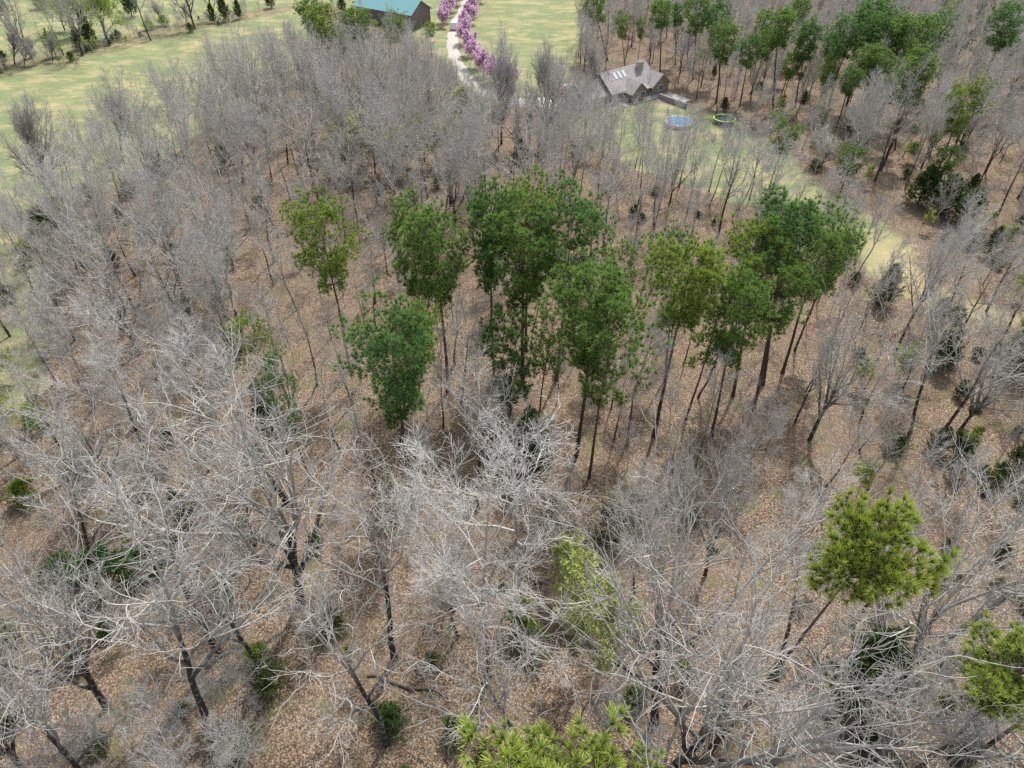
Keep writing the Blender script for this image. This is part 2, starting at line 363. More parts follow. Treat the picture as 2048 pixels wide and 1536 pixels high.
SHRUB = [cedar_proto(710, 3.0, spread=0.55, nb=46, mat_=M_brush, tl=0.16, c0=0.02, nt=9, r=0.05), cedar_proto(711, 3.2, spread=0.6, nb=60, tl=0.18, c0=0.02, nt=12, r=0.05)]
YOUNG = [leafy_proto(800, M_leaf, 9, 1, 0.15, r=0.08, nl=12, t0=0.25, la=0.7, ll=0.42, nb=6, n3=6, n4=4, trunkf=0.85), leafy_proto(801, M_leaf, 9, 2, 0.17, r=0.08, nl=10, t0=0.3, la=0.6, ll=0.4, nb=6, n3=5, n4=3, trunkf=0.85)]
WILLOW = [leafy_proto(810, M_leaf, 12, 3, 0.18, r=0.22, nl=13, t0=0.15, la=0.6, ll=0.55, nb=8, n3=6, n4=5, trunkf=0.6)]
REDBUD = [leafy_proto(820+i, M_flower, 6, 2, 0.15, r=0.09, nl=12, t0=0.18, la=0.7, ll=0.5, nb=7, n3=6, n4=5, trunkf=0.65) for i in range(2)]

# ---------------------------------------------------------------- object helpers
def link(name, data=None, parent=None):
    o = bpy.data.objects.new(name, data); C.objects.link(o)
    if parent is not None: o.parent = parent
    return o
def tag(o, label=None, cat=None, group=None, kind=None):
    if label: o["label"] = label
    if cat: o["category"] = cat
    if group: o["group"] = group
    if kind: o["kind"] = kind
    return o
GREEN = {}
def plant(name, proto, base, height, label, cat, group=None, lean=(0, 0), wide=1.0, rot=None, tint=(1, 1, 1)):
    """an Empty at the foot of the stem; trunk and crown are its parts"""
    e = link(name); tag(e, label, cat, group)
    s = height/proto.H
    q = Vector((lean[0], lean[1], 1)).normalized()
    R = Vector((0, 0, 1)).rotation_difference(q)
    e.rotation_mode = 'QUATERNION'
    e.rotation_quaternion = R @ Quaternion((0, 0, 1), rnd.uniform(0, 6.28) if rot is None else rot)
    e.location = (base[0], base[1], base[2] if len(base) > 2 else 0); e.scale = (s*wide, s*wide, s)
    t = link("trunk", proto.t, e)
    leafy = hasattr(proto, "leaf")
    c = link("twigs" if leafy else "crown", proto.c, e)
    if proto.c.materials[0] != M_twig: c.color = (*tint, 1)
    if leafy:
        l = link("blossom" if name == "redbud_tree" else "foliage", proto.leaf, e); l.color = (*tint, 1)
    return e
TAKEN = []
def by_px(name, proto, bpx, tpx, label, cat="tree", group=None, wide=1.0, tint=(1, 1, 1), rot=None, clear=2.5, hmax=26):
    b, tp = axis(*bpx, *tpx)
    v = tp-b; h = min(float(np.linalg.norm(v)), hmax)
    TAKEN.append((b[0], b[1], clear))
    return plant(name, proto, b, h, label, cat, group, (v[0]/v[2], v[1]/v[2]), wide, rot, tint)
def by_top(name, proto, tpx, h, label, cat="tree", group=None, wide=1.0, tint=(1, 1, 1), rot=None, clear=2.5, lean=(0, 0)):
    p = G(*tpx, h); TAKEN.append((p[0], p[1], clear))
    return plant(name, proto, (p[0], p[1], 0), h, label, cat, group, lean, wide, rot, tint)

# ---------------------------------------------------------------- ground regions (outlines in photo pixels of the ground)
def inpoly(px, py, poly):
    poly = np.asarray(poly, float); r = np.zeros(np.shape(px), bool); j = len(poly)-1
    for i in range(len(poly)):
        xi, yi = poly[i]; xj, yj = poly[j]
        c = ((yi > py) != (yj > py)) & (px < (xj-xi)*(py-yi)/(yj-yi+1e-12)+xi)
        r ^= c; j = i
    return r
def wpoly(pts): return np.array([G(*p)[:2] for p in pts])
FIELD = wpoly([(-700, 330), (-300, 235), (0, 152), (120, 128), (240, 94), (380, 64), (500, 40), (600, 20), (660, 40), (620, 110), (520, 190), (400, 270), (300, 340), (160, 400), (50, 470), (-80, 530), (-700, 760)])
FAR = wpoly([(-900, 240), (-300, 200), (0, 120), (120, 100), (240, 70), (380, 40), (500, 20), (640, 0), (800, 60), (870, 110), (930, 170), (1000, 214), (1120, 214), (1330, 205), (1450, 232), (1560, 300), (1600, 375), (1720, 430), (1700, 445), (1560, 400),(1440,340), (1240, 270),
             (1140, 180), (1150, 110), (1180, 30), (1215, -100), (1300, -300), (1300, -330), (-3000, -330), (-3000, 240)])
LAWN = wpoly([(1120, 214), (1330, 205), (1450, 232), (1560, 290), (1640, 375), (1760, 440), (1800, 470), (1790, 560), (1745, 560), (1690, 470), (1560, 430), (1420, 390), (1240, 330), (1140, 260)])
PATHS = wpoly([(1735, 470), (1850, 480), (1870, 545), (1960, 600), (2048, 610), (2200, 640), (2200, 690), (2048, 680), (1965, 655), (1940, 760), (1900, 760), (1925, 640), (1800, 610), (1740, 560)])
def frameparts(x, y):
    g = lambda P: inpoly(x, y, P)
    return g(FIELD), g(FAR), g(LAWN), g(PATHS)

xs = np.concatenate([-np.geomspace(5000, 232, 22), np.arange(-230, 230.1, 1.25), np.geomspace(232, 5000, 22)])
ys = np.concatenate([-np.geomspace(1500, 12, 12), np.arange(-10, 300.1, 1.25), np.geomspace(303, 9000, 26)])
X, Y = np.meshgrid(xs, ys)
fa, fb, fc, fd = frameparts(X, Y)
Z = 0.10*np.sin(X*0.21+1)*np.cos(Y*0.17)+0.08*np.sin(X*0.5+Y*0.43)+0.03*np.sin(X*1.7)*np.sin(Y*1.4)
grass = np.maximum((fa | fb | fc).astype(float), fd*0.55)
far_plain = (Y > 302) & (((X < 60)) | (np.sin(X*0.004)*np.cos(Y*0.003) > 0.1)); grass[far_plain] = 1
straw = fd*0.75
def blur(a, n):
    for _ in range(n):
        b = a.copy(); b[1:-1] = (a[:-2]+a[1:-1]*2+a[2:])/4; a = b.copy(); a[:, 1:-1] = (b[:, :-2]+b[:, 1:-1]*2+b[:, 2:])/4
    return a
ROUGH = wpoly([(-300, 480), (60, 450), (150, 560), (150, 760), (60, 900), (-300, 1000)])
gsoft = blur(grass, 3); gsoft = np.maximum(gsoft, blur(inpoly(X, Y, ROUGH)*0.55, 6)); gsoft = np.maximum(gsoft, blur(inpoly(X, Y, wpoly([(-900, 330), (-300, 245), (0, 160), (240, 104), (500, 50), (640, 40), (640, -10), (480, 15), (240, 60), (0, 110), (-900, 240)]))*0.5, 1)); straw = blur(straw.astype(float), 3)
ny, nx = X.shape
VV = np.stack([X, Y, Z], -1).reshape(-1, 3)
idx = np.arange(nx*ny).reshape(ny, nx)
Q = np.stack([idx[:-1, :-1], idx[:-1, 1:], idx[1:, 1:], idx[1:, :-1]], -1)
def cellmask(a): return a[:-1, :-1]
lawnc = cellmask(fc | fd) ; fieldc = cellmask(fa | (fb & ~fc)); 
fieldc = fieldc | cellmask(far_plain)
regions = (("ground", ~(lawnc | fieldc), "brown leaf litter on the woodland floor"), ("field", fieldc & ~lawnc, None), ("lawn", lawnc, None))
for nm, mk, lb in regions:
    q = Q[mk]; u, inv = np.unique(q, return_inverse=True)
    me = mesh_np(nm, VV[u], [inv.reshape(-1, 4)], {"grass": gsoft.ravel()[u], "straw": straw.ravel()[u]}, True)
    me.materials.append(M_ground)
    tag(link(nm, me), kind="structure")
def gz(x, y): return 0.10*math.sin(x*0.21+1)*math.cos(y*0.17)+0.08*math.sin(x*0.5+y*0.43)+0.03*math.sin(x*1.7)*math.sin(y*1.4)

def strip(name, pts, widths, m, lift=0.06):
    P = np.array([G(*p)[:2] for p in pts])
    # densify
    T = []; Wd = []
    for i in range(len(P)-1):
        k = max(2, int(np.linalg.norm(P[i+1]-P[i])/1.5))
        for j in range(k): T.append(P[i]+(P[i+1]-P[i])*j/k); Wd.append(widths[i]+(widths[i+1]-widths[i])*j/k)
    T = np.array(T); Wd = np.array(Wd)
    for _ in range(4): T[1:-1] = (T[:-2]+2*T[1:-1]+T[2:])/4
    d = norm(np.gradient(T, axis=0)); nrm = np.stack([-d[:, 1], d[:, 0]], 1)
    V = []; M_ = 5
    for i in range(len(T)):
        e = 0.25*math.sin(i*1.3)+0.15*math.sin(i*2.9)
        for j in range(M_):
            u = (j/(M_-1)-0.5); p = T[i]+nrm[i]*(Wd[i]+e)*u
            V.append((p[0], p[1], gz(*p)+lift+0.03*(1-abs(2*u))-(0.1 if j in (0, M_-1) else 0)))
    ii = np.arange(len(T)*M_).reshape(-1, M_)
    F = np.stack([ii[:-1, :-1], ii[:-1, 1:], ii[1:, 1:], ii[1:, :-1]], -1).reshape(-1, 4)
    me = mesh_np(name, np.array(V), [F], None, True); me.materials.append(m)
    return tag(link(name, me), kind="structure")
strip("driveway", [(952, -60), (936, 0), (922, 30), (908, 58), (904, 92), (915, 130), (945, 172), (1000, 198), (1070, 206), (1150, 200), (1185, 190)], [2.9, 2.9, 2.7, 2.6, 2.6, 2.6, 2.6, 3, 4.5, 6, 6], M_gravel, 0.09)

# ---------------------------------------------------------------- solid helpers for the built things
class MB:
    def __init__(s): s.v = []; s.f = []
    def poly(s, pts, th=None):
        n = len(s.v); s.v += [tuple(p) for p in pts]; s.f.append(tuple(range(n, n+len(pts)))); return s
    def box(s, c, d, rz=0.0):
        n = len(s.v); cr, sr = math.cos(rz), math.sin(rz)
        for k in (-1, 1):
            for x, y in ((-1, -1), (1, -1), (1, 1), (-1, 1)):
                a, b = x*d[0]/2, y*d[1]/2
                s.v.append((c[0]+a*cr-b*sr, c[1]+a*sr+b*cr, c[2]+k*d[2]/2))
        s.f += [(n+3, n+2, n+1, n), (n+4, n+5, n+6, n+7)]+[(n+i, n+(i+1) % 4, n+4+(i+1) % 4, n+4+i) for i in range(4)]; return s
    def slab(s, quad, th):
        """thick panel from a planar polygon, thickened downwards along its normal"""
        q = [Vector(p) for p in quad]; nn = (q[1]-q[0]).cross(q[2]-q[0]).normalized()
        if nn.z < 0: q.reverse(); nn = -nn
        n = len(s.v); k = len(q)
        s.v += [tuple(p) for p in q]+[tuple(p-nn*th) for p in q]
        s.f.append(tuple(range(n, n+k))); s.f.append(tuple(range(n+2*k-1, n+k-1, -1)))
        s.f += [(n+i, n+k+i, n+k+(i+1) % k, n+(i+1) % k) for i in range(k)]; return s
    def tube(s, p, q, r, k=8, r2=None):
        p = Vector(p); q = Vector(q); d = (q-p).normalized(); u = d.orthogonal().normalized(); w_ = d.cross(u); n = len(s.v); r2 = r if r2 is None else r2
        for c, rr in ((p, r), (q, r2)):
            for i in range(k):
                a = i*2*math.pi/k; s.v.append(tuple(c+rr*(math.cos(a)*u+math.sin(a)*w_)))
        s.f += [(n+i, n+(i+1) % k, n+k+(i+1) % k, n+k+i) for i in range(k)]+[tuple(range(n+k-1, n-1, -1)), tuple(range(n+k, n+2*k))]; return s
    def ring(s, c, R, r, k=36, m=6, flat=1.0):
        n = len(s.v)
        for i in range(k):
            a = i*2*math.pi/k
            for j in range(m):
                b = j*2*math.pi/m
                s.v.append((c[0]+(R+r*math.cos(b))*math.cos(a), c[1]+(R+r*math.cos(b))*math.sin(a), c[2]+r*flat*math.sin(b)))
        for i in range(k):
            for j in range(m):
                s.f.append((n+i*m+j, n+((i+1) % k)*m+j, n+((i+1) % k)*m+(j+1) % m, n+i*m+(j+1) % m))
        return s
    def disc(s, c, R, k=36, h=0.03):
        return s.tube((c[0], c[1], c[2]-h), c, R, k)
    def build(s, name, m, parent=None, smooth=False):
        me = bpy.data.meshes.new(name); me.from_pydata(s.v, [], s.f); me.materials.append(m); me.update()
        if smooth: me.polygons.foreach_set("use_smooth", [True]*len(me.polygons))
        return link(name, me, parent)

# ---------------------------------------------------------------- the brick house
HR = math.radians(38); hb = G(1302, 194)-0.82*np.array([0.5*math.cos(HR)+4*math.sin(HR), 0.5*math.sin(HR)-4*math.cos(HR), 0])
house = link("brick_house"); house.location = (hb[0], hb[1], 0); house.rotation_euler = (0, 0, HR); house.scale = (0.9, 0.82, 0.74)
tag(house, "brick house with grey shingle roof, stone chimney and three skylights beyond the woods", "house")
def gable_block(x0, x1, y0, y1, eave, ridge, along='x', ov=0.5, parent=house):
    wl = MB(); rf = MB()
    if along == 'x':
        ym = (y0+y1)/2
        wl.poly([(x0, y0, 0), (x1, y0, 0), (x1, y0, eave), (x0, y0, eave)])
        wl.poly([(x1, y1, 0), (x0, y1, 0), (x0, y1, eave), (x1, y1, eave)])
        wl.poly([(x1, y0, 0), (x1, y1, 0), (x1, y1, eave), (x1, ym, ridge-0.15), (x1, y0, eave)])
        wl.poly([(x0, y1, 0), (x0, y0, 0), (x0, y0, eave), (x0, ym, ridge-0.15), (x0, y1, eave)])
        k = (ridge-eave)/(ym-y0); e = eave-ov*k
        rf.slab([(x0-ov, y0-ov, e), (x1+ov, y0-ov, e), (x1+ov, ym, ridge), (x0-ov, ym, ridge)], 0.14)
        rf.slab([(x1+ov, y1+ov, e), (x0-ov, y1+ov, e), (x0-ov, ym+0.01, ridge), (x1+ov, ym+0.01, ridge)], 0.14)
    else:
        xm = (x0+x1)/2
        wl.poly([(x0, y0, 0), (x1, y0, 0), (x1, y0, eave), (xm, y0, ridge-0.15), (x0, y0, eave)])
        wl.poly([(x1, y1, 0), (x0, y1, 0), (x0, y1, eave), (xm, y1, ridge-0.15), (x1, y1, eave)])
        wl.poly([(x1, y0, 0), (x1, y1, 0), (x1, y1, eave), (x1, y0, eave)])
        wl.poly([(x0, y1, 0), (x0, y0, 0), (x0, y0, eave), (x0, y1, eave)])
        k = (ridge-eave)/(xm-x0); e = eave-ov*k
        rf.slab([(x0-ov, y0-ov, e), (xm, y0-ov, ridge), (xm, y1+ov, ridge), (x0-ov, y1+ov, e)], 0.14)
        rf.slab([(x1+ov, y0-ov, e), (xm+0.01, y0-ov, ridge), (xm+0.01, y1+ov, ridge), (x1+ov, y1+ov, e)], 0.14)
    return wl, rf
wl, rf = gable_block(-9, 3.2, -2, 6, 2.9, 6.3, 'x'); wl.build("wall", M_brick, house); roof = rf.build("roof", M_shingle, house)
wl, rf = gable_block(0.5, 5.4, -4, 4.2, 2.7, 5.0, 'y', 0.45); wl.build("wall", M_brick, house); r2 = rf.build("roof", M_shingle, house)
wl, rf = gable_block(-5.6, -1.6, -4.4, 1.5, 2.6, 4.6, 'y', 0.4); wl.build("wall", M_brick, house); r3 = rf.build("roof", M_shingle, house)
wl, rf = gable_block(-15.5, -9.1, -1.2, 5.2, 2.6, 5.2, 'x', 0.4); wl.build("wall", M_brick, house); rf.build("roof", M_shingle, house)
MB().slab([(-1.5, -4.0, 2.35), (0.0, -4.0, 2.35), (0.0, -2.3, 2.85), (-1.5, -2.3, 2.85)], 0.12).build("porch_roof", M_shingle, house)
ch = MB().box((0.9, 0.9, 4.5), (1.3, 1.0, 4.6)).build("chimney", M_stone, house)
MB().box((0.9, 0.9, 6.9), (1.5, 1.2, 0.2)).build("chimney_cap", M_stone, ch)
MB().tube((0.6, 0.9, 7.0), (0.6, 0.9, 7.3), 0.16).build("flue_pipe", M_metal, ch)
MB().tube((1.2, 0.9, 7.0), (1.2, 0.9, 7.3), 0.16).build("flue_pipe", M_metal, ch)
for x in (-6.4, -5.2, -4.0):
    z = lambda y: 2.9+3.4/4*(y+2)
    s_ = MB().slab([(x, 0.0, z(0)+0.12), (x+0.6, 0.0, z(0)+0.12), (x+0.6, 1.3, z(1.3)+0.12), (x, 1.3, z(1.3)+0.12)], 0.1).build("skylight", M_sky_glass, house)
for x, y in ((1.6, -2.0), (-7.5, 0), (-3.2, 3.6)):
    MB().tube((x, y, 3.4), (x, y, 5.0+0.4*(y > 2)), 0.09).build("vent_pipe", M_white, house)
def window(x, y, z, w_, h, face='y', parent=house):
    if face == 'y':
        f = MB().box((x, y-0.04, z), (w_+0.2, 0.10, h+0.2)).build("window", M_white, parent)
        MB().box((x-w_*0.25, y-0.10, z), (w_*0.44, 0.04, h*0.92)).box((x+w_*0.25, y-0.10, z), (w_*0.44, 0.04, h*0.92)).build("pane", M_glass, f)
    else:
        f = MB().box((x+0.04, y, z), (0.10, w_+0.2, h+0.2)).build("window", M_white, parent)
        MB().box((x+0.10, y-w_*0.25, z), (0.04, w_*0.44, h*0.92)).box((x+0.10, y+w_*0.25, z), (0.04, w_*0.44, h*0.92)).build("pane", M_glass, f)
window(2.9, -4, 1.6, 1.1, 1.4); window(-4.6, -4.4, 1.5, 1.2, 1.5); window(-2.6, -4.4, 1.5, 1.2, 1.5); window(-7.4, -2, 1.6, 1.4, 1.4); window(5.4, 0.5, 1.6, 1.0, 1.3, 'x')
MB().box((-0.5, -2.05, 1.15), (1.9, 0.08, 2.2)).build("porch_shade_panel", M_dark, house)  # solid panel on the wall, porch shade painted as dark colour
MB().box((-11.5, -1.25, 1.2), (2.6, 0.08, 2.2)).build("garage_door", M_white, house)
MB().box((-2.5, -3.6, 0.12), (11, 3.6, 0.28)).build("patio", M_conc, house)
# retaining wall and drive beside the house
wp = [G(1318, 196), G(1345, 206), (G(1372, 216))]
rw = MB()
for a, b in zip(wp[:-1], wp[1:]):
    a = Vector(a); b = Vector(b); rw.box(((a.x+b.x)/2, (a.y+b.y)/2, 0.35), ((b-a).length+0.05, 0.3, 0.9), math.atan2(b.y-a.y, b.x-a.x))
tag(rw.build("garden_wall", M_conc), "low concrete retaining wall running down from the brick house", "wall")
strip("path", [(1312, 188), (1345, 196), (1385, 210)], [4.5, 4.5, 4.0], M_conc, 0.12)

# ---------------------------------------------------------------- the teal roofed barn
bb = (-21.2, 175.5)
barn = link("barn"); barn.location = (bb[0], bb[1], 0); barn.rotation_euler = (0, 0, math.radians(58))
tag(barn, "long grey barn with teal metal roof behind the trees at top of the woods", "barn")
wl, rf = gable_block(-3.6, 3.6, 0, 17, 3.4, 5.6, 'y', 0.4); wl.build("wall", M_siding, barn)
br = rf.build("roof", M_teal, barn)
MB().box((-3.64, 6, 1.4), (0.08, 2.6, 2.6)).build("door", M_white, barn)
MB().box((-3.64, 11, 1.7), (0.08, 1.1, 1.0)).build("window", M_glass, barn)
MB().box((0, 8, 5.75), (0.7, 0.9, 0.7)).build("roof_vent", M_teal, barn)

# ---------------------------------------------------------------- pool and trampoline on the lawn
pp = G(1357, 250); pool = link("swimming_pool"); pool.location = (pp[0], pp[1], gz(pp[0], pp[1])); pool.scale = (0.95, 0.95, 0.6)
tag(pool, "round above-ground pool with blue water on the lawn beyond the bare trees", "pool")
MB().tube((0, 0, 0), (0, 0, 0.85), 2.35, 40).build("pool_wall", M_white, pool)
MB().disc((0, 0, 0.90), 2.22, 40, 0.03).build("water", M_blue, pool)
MB().ring((0, 0, 0.92), 2.38, 0.10, 40, 6, 0.5).build("rim", M_white, pool)
for i in range(10):
    a = i*0.628; MB().tube((2.45*math.cos(a), 2.45*math.sin(a), 0), (2.45*math.cos(a), 2.45*math.sin(a), 0.92), 0.06, 6).build("post", M_white, pool)
lad = MB(); 
for s_ in (-0.25, 0.25): lad.tube((2.9, s_, 0), (2.5, s_, 1.25), 0.03, 6).tube((2.5, s_, 1.25), (2.0, s_, 1.2), 0.03, 6)
for k in range(4): lad.tube((2.85-0.1*k, -0.25, 0.25+0.25*k), (2.85-0.1*k, 0.25, 0.25+0.25*k), 0.03, 6)
lad.build("ladder", M_metal, pool)
tp_ = G(1447, 246); tr = link("trampoline"); tr.location = (tp_[0], tp_[1], gz(tp_[0], tp_[1]))
tag(tr, "round trampoline with lime green edge pad and black net on the lawn", "trampoline")
MB().disc((0, 0, 0.84), 1.5, 36, 0.03).build("jumping_mat", M_mesh, tr)
MB().ring((0, 0, 0.86), 1.72, 0.17, 40, 6, 0.3).build("edge_pad", M_lime, tr)
net = MB()
for i in range(48):
    a = i*2*math.pi/48; net.tube((1.62*math.cos(a), 1.62*math.sin(a), 0.86), (1.62*math.cos(a), 1.62*math.sin(a), 2.5), 0.012, 3)
for k in range(9): net.ring((0, 0, 1.0+k*0.18), 1.62, 0.012, 40, 3)
net.build("safety_net", M_mesh, tr)
for i in range(6):
    a = i*math.pi/3+0.3
    MB().tube((1.7*math.cos(a), 1.7*math.sin(a), 0), (1.7*math.cos(a), 1.7*math.sin(a), 0.84), 0.04, 6).build("leg", M_metal, tr)
    MB().tube((1.7*math.cos(a), 1.7*math.sin(a), 0.84), (1.66*math.cos(a), 1.66*math.sin(a), 2.55), 0.035, 6).build("net_pole", M_mesh, tr)

# ---------------------------------------------------------------- vehicles
def car(px, rz, paint, label, van=False):
    p = G(*px); c = link("parked_car"); c.location = (p[0], p[1], gz(p[0], p[1])+0.08); c.rotation_euler = (0, 0, rz)
    tag(c, label, "car")
    L, W = 4.7, 1.85
    prof = [(-2.35, 0.35), (-2.35, 0.95), (-2.2, 1.05), (-1.75, 1.08), (-1.35, 1.62), (0.55, 1.66), (1.15, 1.10), (2.15, 0.95), (2.35, 0.75), (2.35, 0.35)]
    if van: prof = [(-2.35, 0.35), (-2.35, 1.1), (-2.15, 1.75), (0.7, 1.8), (1.3, 1.15), (2.2, 1.0), (2.35, 0.8), (2.35, 0.35)]
    m = MB(); n = len(prof)
    def ins(z): return W/2-(0.0 if z < 1.12 else 0.22)
    for s_ in (-1, 1):
        for x, z in prof: m.v.append((x, s_*ins(z), z))
    m.f = [tuple(range(n-1, -1, -1)), tuple(range(n, 2*n))]+[(i, (i+1) % n, n+(i+1) % n, n+i) for i in range(n)]
    m.build("body", paint, c)
    xa, xb = (prof[4][0], prof[5][0]) if not van else (-1.9, 0.7)
    g = MB().box(((xa+xb)/2, 0, 1.38), (xb-xa-0.1, W-0.36, 0.36)); g.build("side_windows", M_glass, c)
    a, b = (prof[5], prof[6]) if not van else (prof[3], prof[4])
    MB().slab([(a[0]+0.05, -0.62, a[1]-0.01), (a[0]+0.05, 0.62, a[1]-0.01), (b[0]+0.02, 0.78, b[1]+0.06), (b[0]+0.02, -0.78, b[1]+0.06)], 0.03).build("windscreen", M_glass, c)
    for x in (-1.45, 1.45):
        for s_ in (-1, 1):
            wh = MB().tube((x, s_*0.74, 0.33), (x, s_*0.95, 0.33), 0.33, 16).build("wheel", M_tyre, c)
            MB().tube((x, s_*0.95, 0.33), (x, s_*0.96, 0.33), 0.2, 12).build("rim", M_metal, wh)
    for s_ in (-1, 1): MB().box((2.33, s_*0.65, 0.78), (0.08, 0.35, 0.16)).build("headlight", M_white, c)
car((1137, 187), 0.15, M_car_white, "white car parked on the driveway beside the house")
car((1120, 193), 0.35, M_car_red, "dark red car parked on the driveway, left of the white car")
car((911, 57), 1.45, M_car_white, "white van on the gravel drive between the pink redbud trees", True)

# ---------------------------------------------------------------- pines, one by one
T0 = (1, 1, 1); YG = (1.35, 1.15, 0.9); DK = (0.78, 0.9, 1.1); BR = (2.0, 1.6, 1.3)
pines = [
 # base px, top px, proto, wide, tint, label
 ((700, 742), (624, 362), 'P3', 0.9, YG, "pine standing alone among bare trees left of the central pine grove"),
 ((850, 745), (812, 372), 'P1', 0.8, T0, "slim pine at the left end of the central grove, just left of a bigger one"),
 ((896, 780), (868, 392), 'P0', 0.95, T0, "tall pine with long bare trunk at the left side of the central grove"),
 ((988, 755), (980, 345), 'P4', 0.75, DK, "narrow dark pine left of the tallest pine in the central grove"),
 ((1052, 700), (1057, 324), 'P3', 0.95, YG, "yellow-green pine top rising behind the biggest pine of the central grove"),
 ((1045, 772), (1048, 366), 'P1', 1.15, T0, "biggest dark green pine in the middle of the central grove"),
 ((1112, 757), (1157, 350), 'P3', 1.0, DK, "broad round-topped pine at the right of the central grove"),
 ((1151, 915), (1197, 508), 'P4', 1.05, T0, "tall pine with thick bare trunk in front of the central grove"),
 ((1178, 957), (1240, 575), 'Q0', 1.0, T0, "slender pine whose thin trunk stands nearest in front of the central grove"),
 ((1075, 860), (1120, 560), 'Q1', 0.9, T0, "thin pine tucked left behind the tall front pine"),
 ((1021, 838), (1020, 612), 'S0', 1.0, DK, "small young pine with open tiers of dark blue-green needles"),
 ((1215, 740), (1246, 462), 'Q1', 1.0, T0, "thin sparse pine right behind the central grove"),
 ((826, 998), (768, 566), 'P1', 1.0, DK, "dense dark-topped pine in front left of the central grove"),
 ((800, 905), (840, 600), 'P4', 0.9, YG, "yellow-green pine behind the dense dark-topped pine"),
 ((835, 800), (862, 560), 'Q0', 0.8, YG, "slim yellowish pine between the dark-topped pine and the grove"),
 ((1308, 871), (1395, 470), 'P2', 1.0, YG, "yellow-green pine standing apart between the two pine groves"),
 ((1330, 760), (1350, 432), 'Q0', 0.8, DK, "sparse dark pine behind the yellow-green pine between the groves"),
 ((1368, 850), (1465, 520), 'Q1', 0.9, T0, "thin pine at the left edge of the right-hand pine grove"),
 ((1421, 877), (1508, 498), 'P1', 0.85, T0, "front left pine of the right grove with long leaning trunk"),
 ((1466, 791), (1532, 430), 'P0', 1.0, YG, "yellow-green pine at the back left of the right grove"),
 ((1507, 820), (1578, 470), 'P3', 1.0, T0, "front pine of the right grove with thick dark trunk"),
 ((1525, 770), (1590, 377), 'P2', 1.0, DK, "tallest dark-topped pine of the right grove"),
 ((1565, 745), (1672, 402), 'P3', 1.1, T0, "broad pine at the right end of the right grove"),
 ((1590, 700), (1700, 430), 'P1', 0.9, T0, "lower pine filling the right edge of the right grove"),
 ((1537, 380), (1585, 222), 'P1', 1.35, T0, "lone pine standing at the edge of the lawn"),
 ((1688, 410), (1712, 282), 'P3', 1.5, T0, "lone round-crowned pine beside the pale clearing"),
]
PR = {'P': PINE, 'Q': PINE_SPARSE, 'S': PINE_SMALL}
for b_, t_, k_, wd, ti, lb in pines:
    by_px("pine_tree", PR[k_[0]][int(k_[1])], b_, t_, lb, "pine tree", None, wd, ti, clear=3.0)
by_px("pine_tree", PINE_TOP[0], (1420, 1500), (1840, 975), "bright yellow-green pine leaning right over the foreground bare trees", "pine tree", None, 0.8, (1.7, 1.3, 1.0))
by_top("pine_tree", PINE_TOP[1], (2085, 1300), 17, "bright green pine leaning into the right edge of the photo", "pine tree", None, 1.3, (1.4, 1.1, 0.9))
by_top("pine_tree", PINE_TOP[1], (1110, 1530), 20, "bright pine top poking in at the bottom edge of the photo", "pine tree", None, 1.4, (1.7, 1.3, 1.1))
by_top("pine_tree", PINE_TOP[1], (1265, 1575), 18, "lower bright pine top beside the one at the bottom edge", "pine tree", None, 1.0, (1.6, 1.25, 1.1))
by_px("pine_tree", PINE_SPARSE[0], (560, 870), (488, 615), "small pine top among pale bare trees, farthest left of the woods' pines", "pine tree", None, 0.85, YG)
by_px("pine_tree", PINE_SPARSE[1], (620, 960), (530, 700), "thin pine half hidden below the small left pine", "pine tree", None, 0.7, DK)
UR = [((1432, 205), (1458, 22), 1.0, T0), ((1385, 160), (1400, -30), 0.8, T0), ((1480, 212), (1505, 62), 0.9, DK), ((1545, 225), (1560, 8), 0.95, T0), ((1590, 215), (1625, 30), 0.9, DK), ((1555, 210), (1600, 90), 1.0, T0),
      ((1640, 200), (1680, 52), 0.9, DK), ((1700, 262), (1768, 80), 1.15, T0), ((1740, 270), (1740, 105), 0.8, T0), ((1771, 318), (1855, 85), 0.9, T0), ((1862, 375), (1955, 135), 0.8, YG), ((1250, 130), (1240, 20), 0.8, T0),
      ((1215, 120), (1180, -20), 0.9, T0), ((1320, 150), (1322, -5), 0.9, T0), ((1275, 128), (1285, 30), 0.7, T0), ((1440, 170), (1430, -20), 0.9, DK), ((1650, 235), (1655, 110), 0.9, YG)]
URL = ["pine beyond the house with round crown high above the forest edge", "pine top cut by the upper frame, beyond the brick house", "dark pine right of the round-crowned one beyond the house",
       "tall pine reaching the upper frame in the far right forest", "dark pine behind the cluster of far right pines", "leaning front pine of the far cluster", "dark-topped pine at the right of the far cluster",
       "wide-crowned pine standing clear in the far right forest", "slim pine just left of the wide-crowned far pine", "pine with long leaning trunk in the far right forest", "yellow-topped pine farthest right in the forest",
       "pine behind the house chimney", "pine at the left end of the forest behind the house", "tall pine cut by the upper frame directly behind the house", "short pine between the two behind the house",
       "pine at the upper frame left of the far cluster", "yellowish pine in front of the far cluster"]
for i, ((b_, t_, wd, ti), lb) in enumerate(zip(UR, URL)):
    by_px("pine_tree", PINE[(i*2+1) % 5], b_, t_, lb, "pine tree", "pines in the forest beyond the lawn", wd*1.35, ti, clear=3)
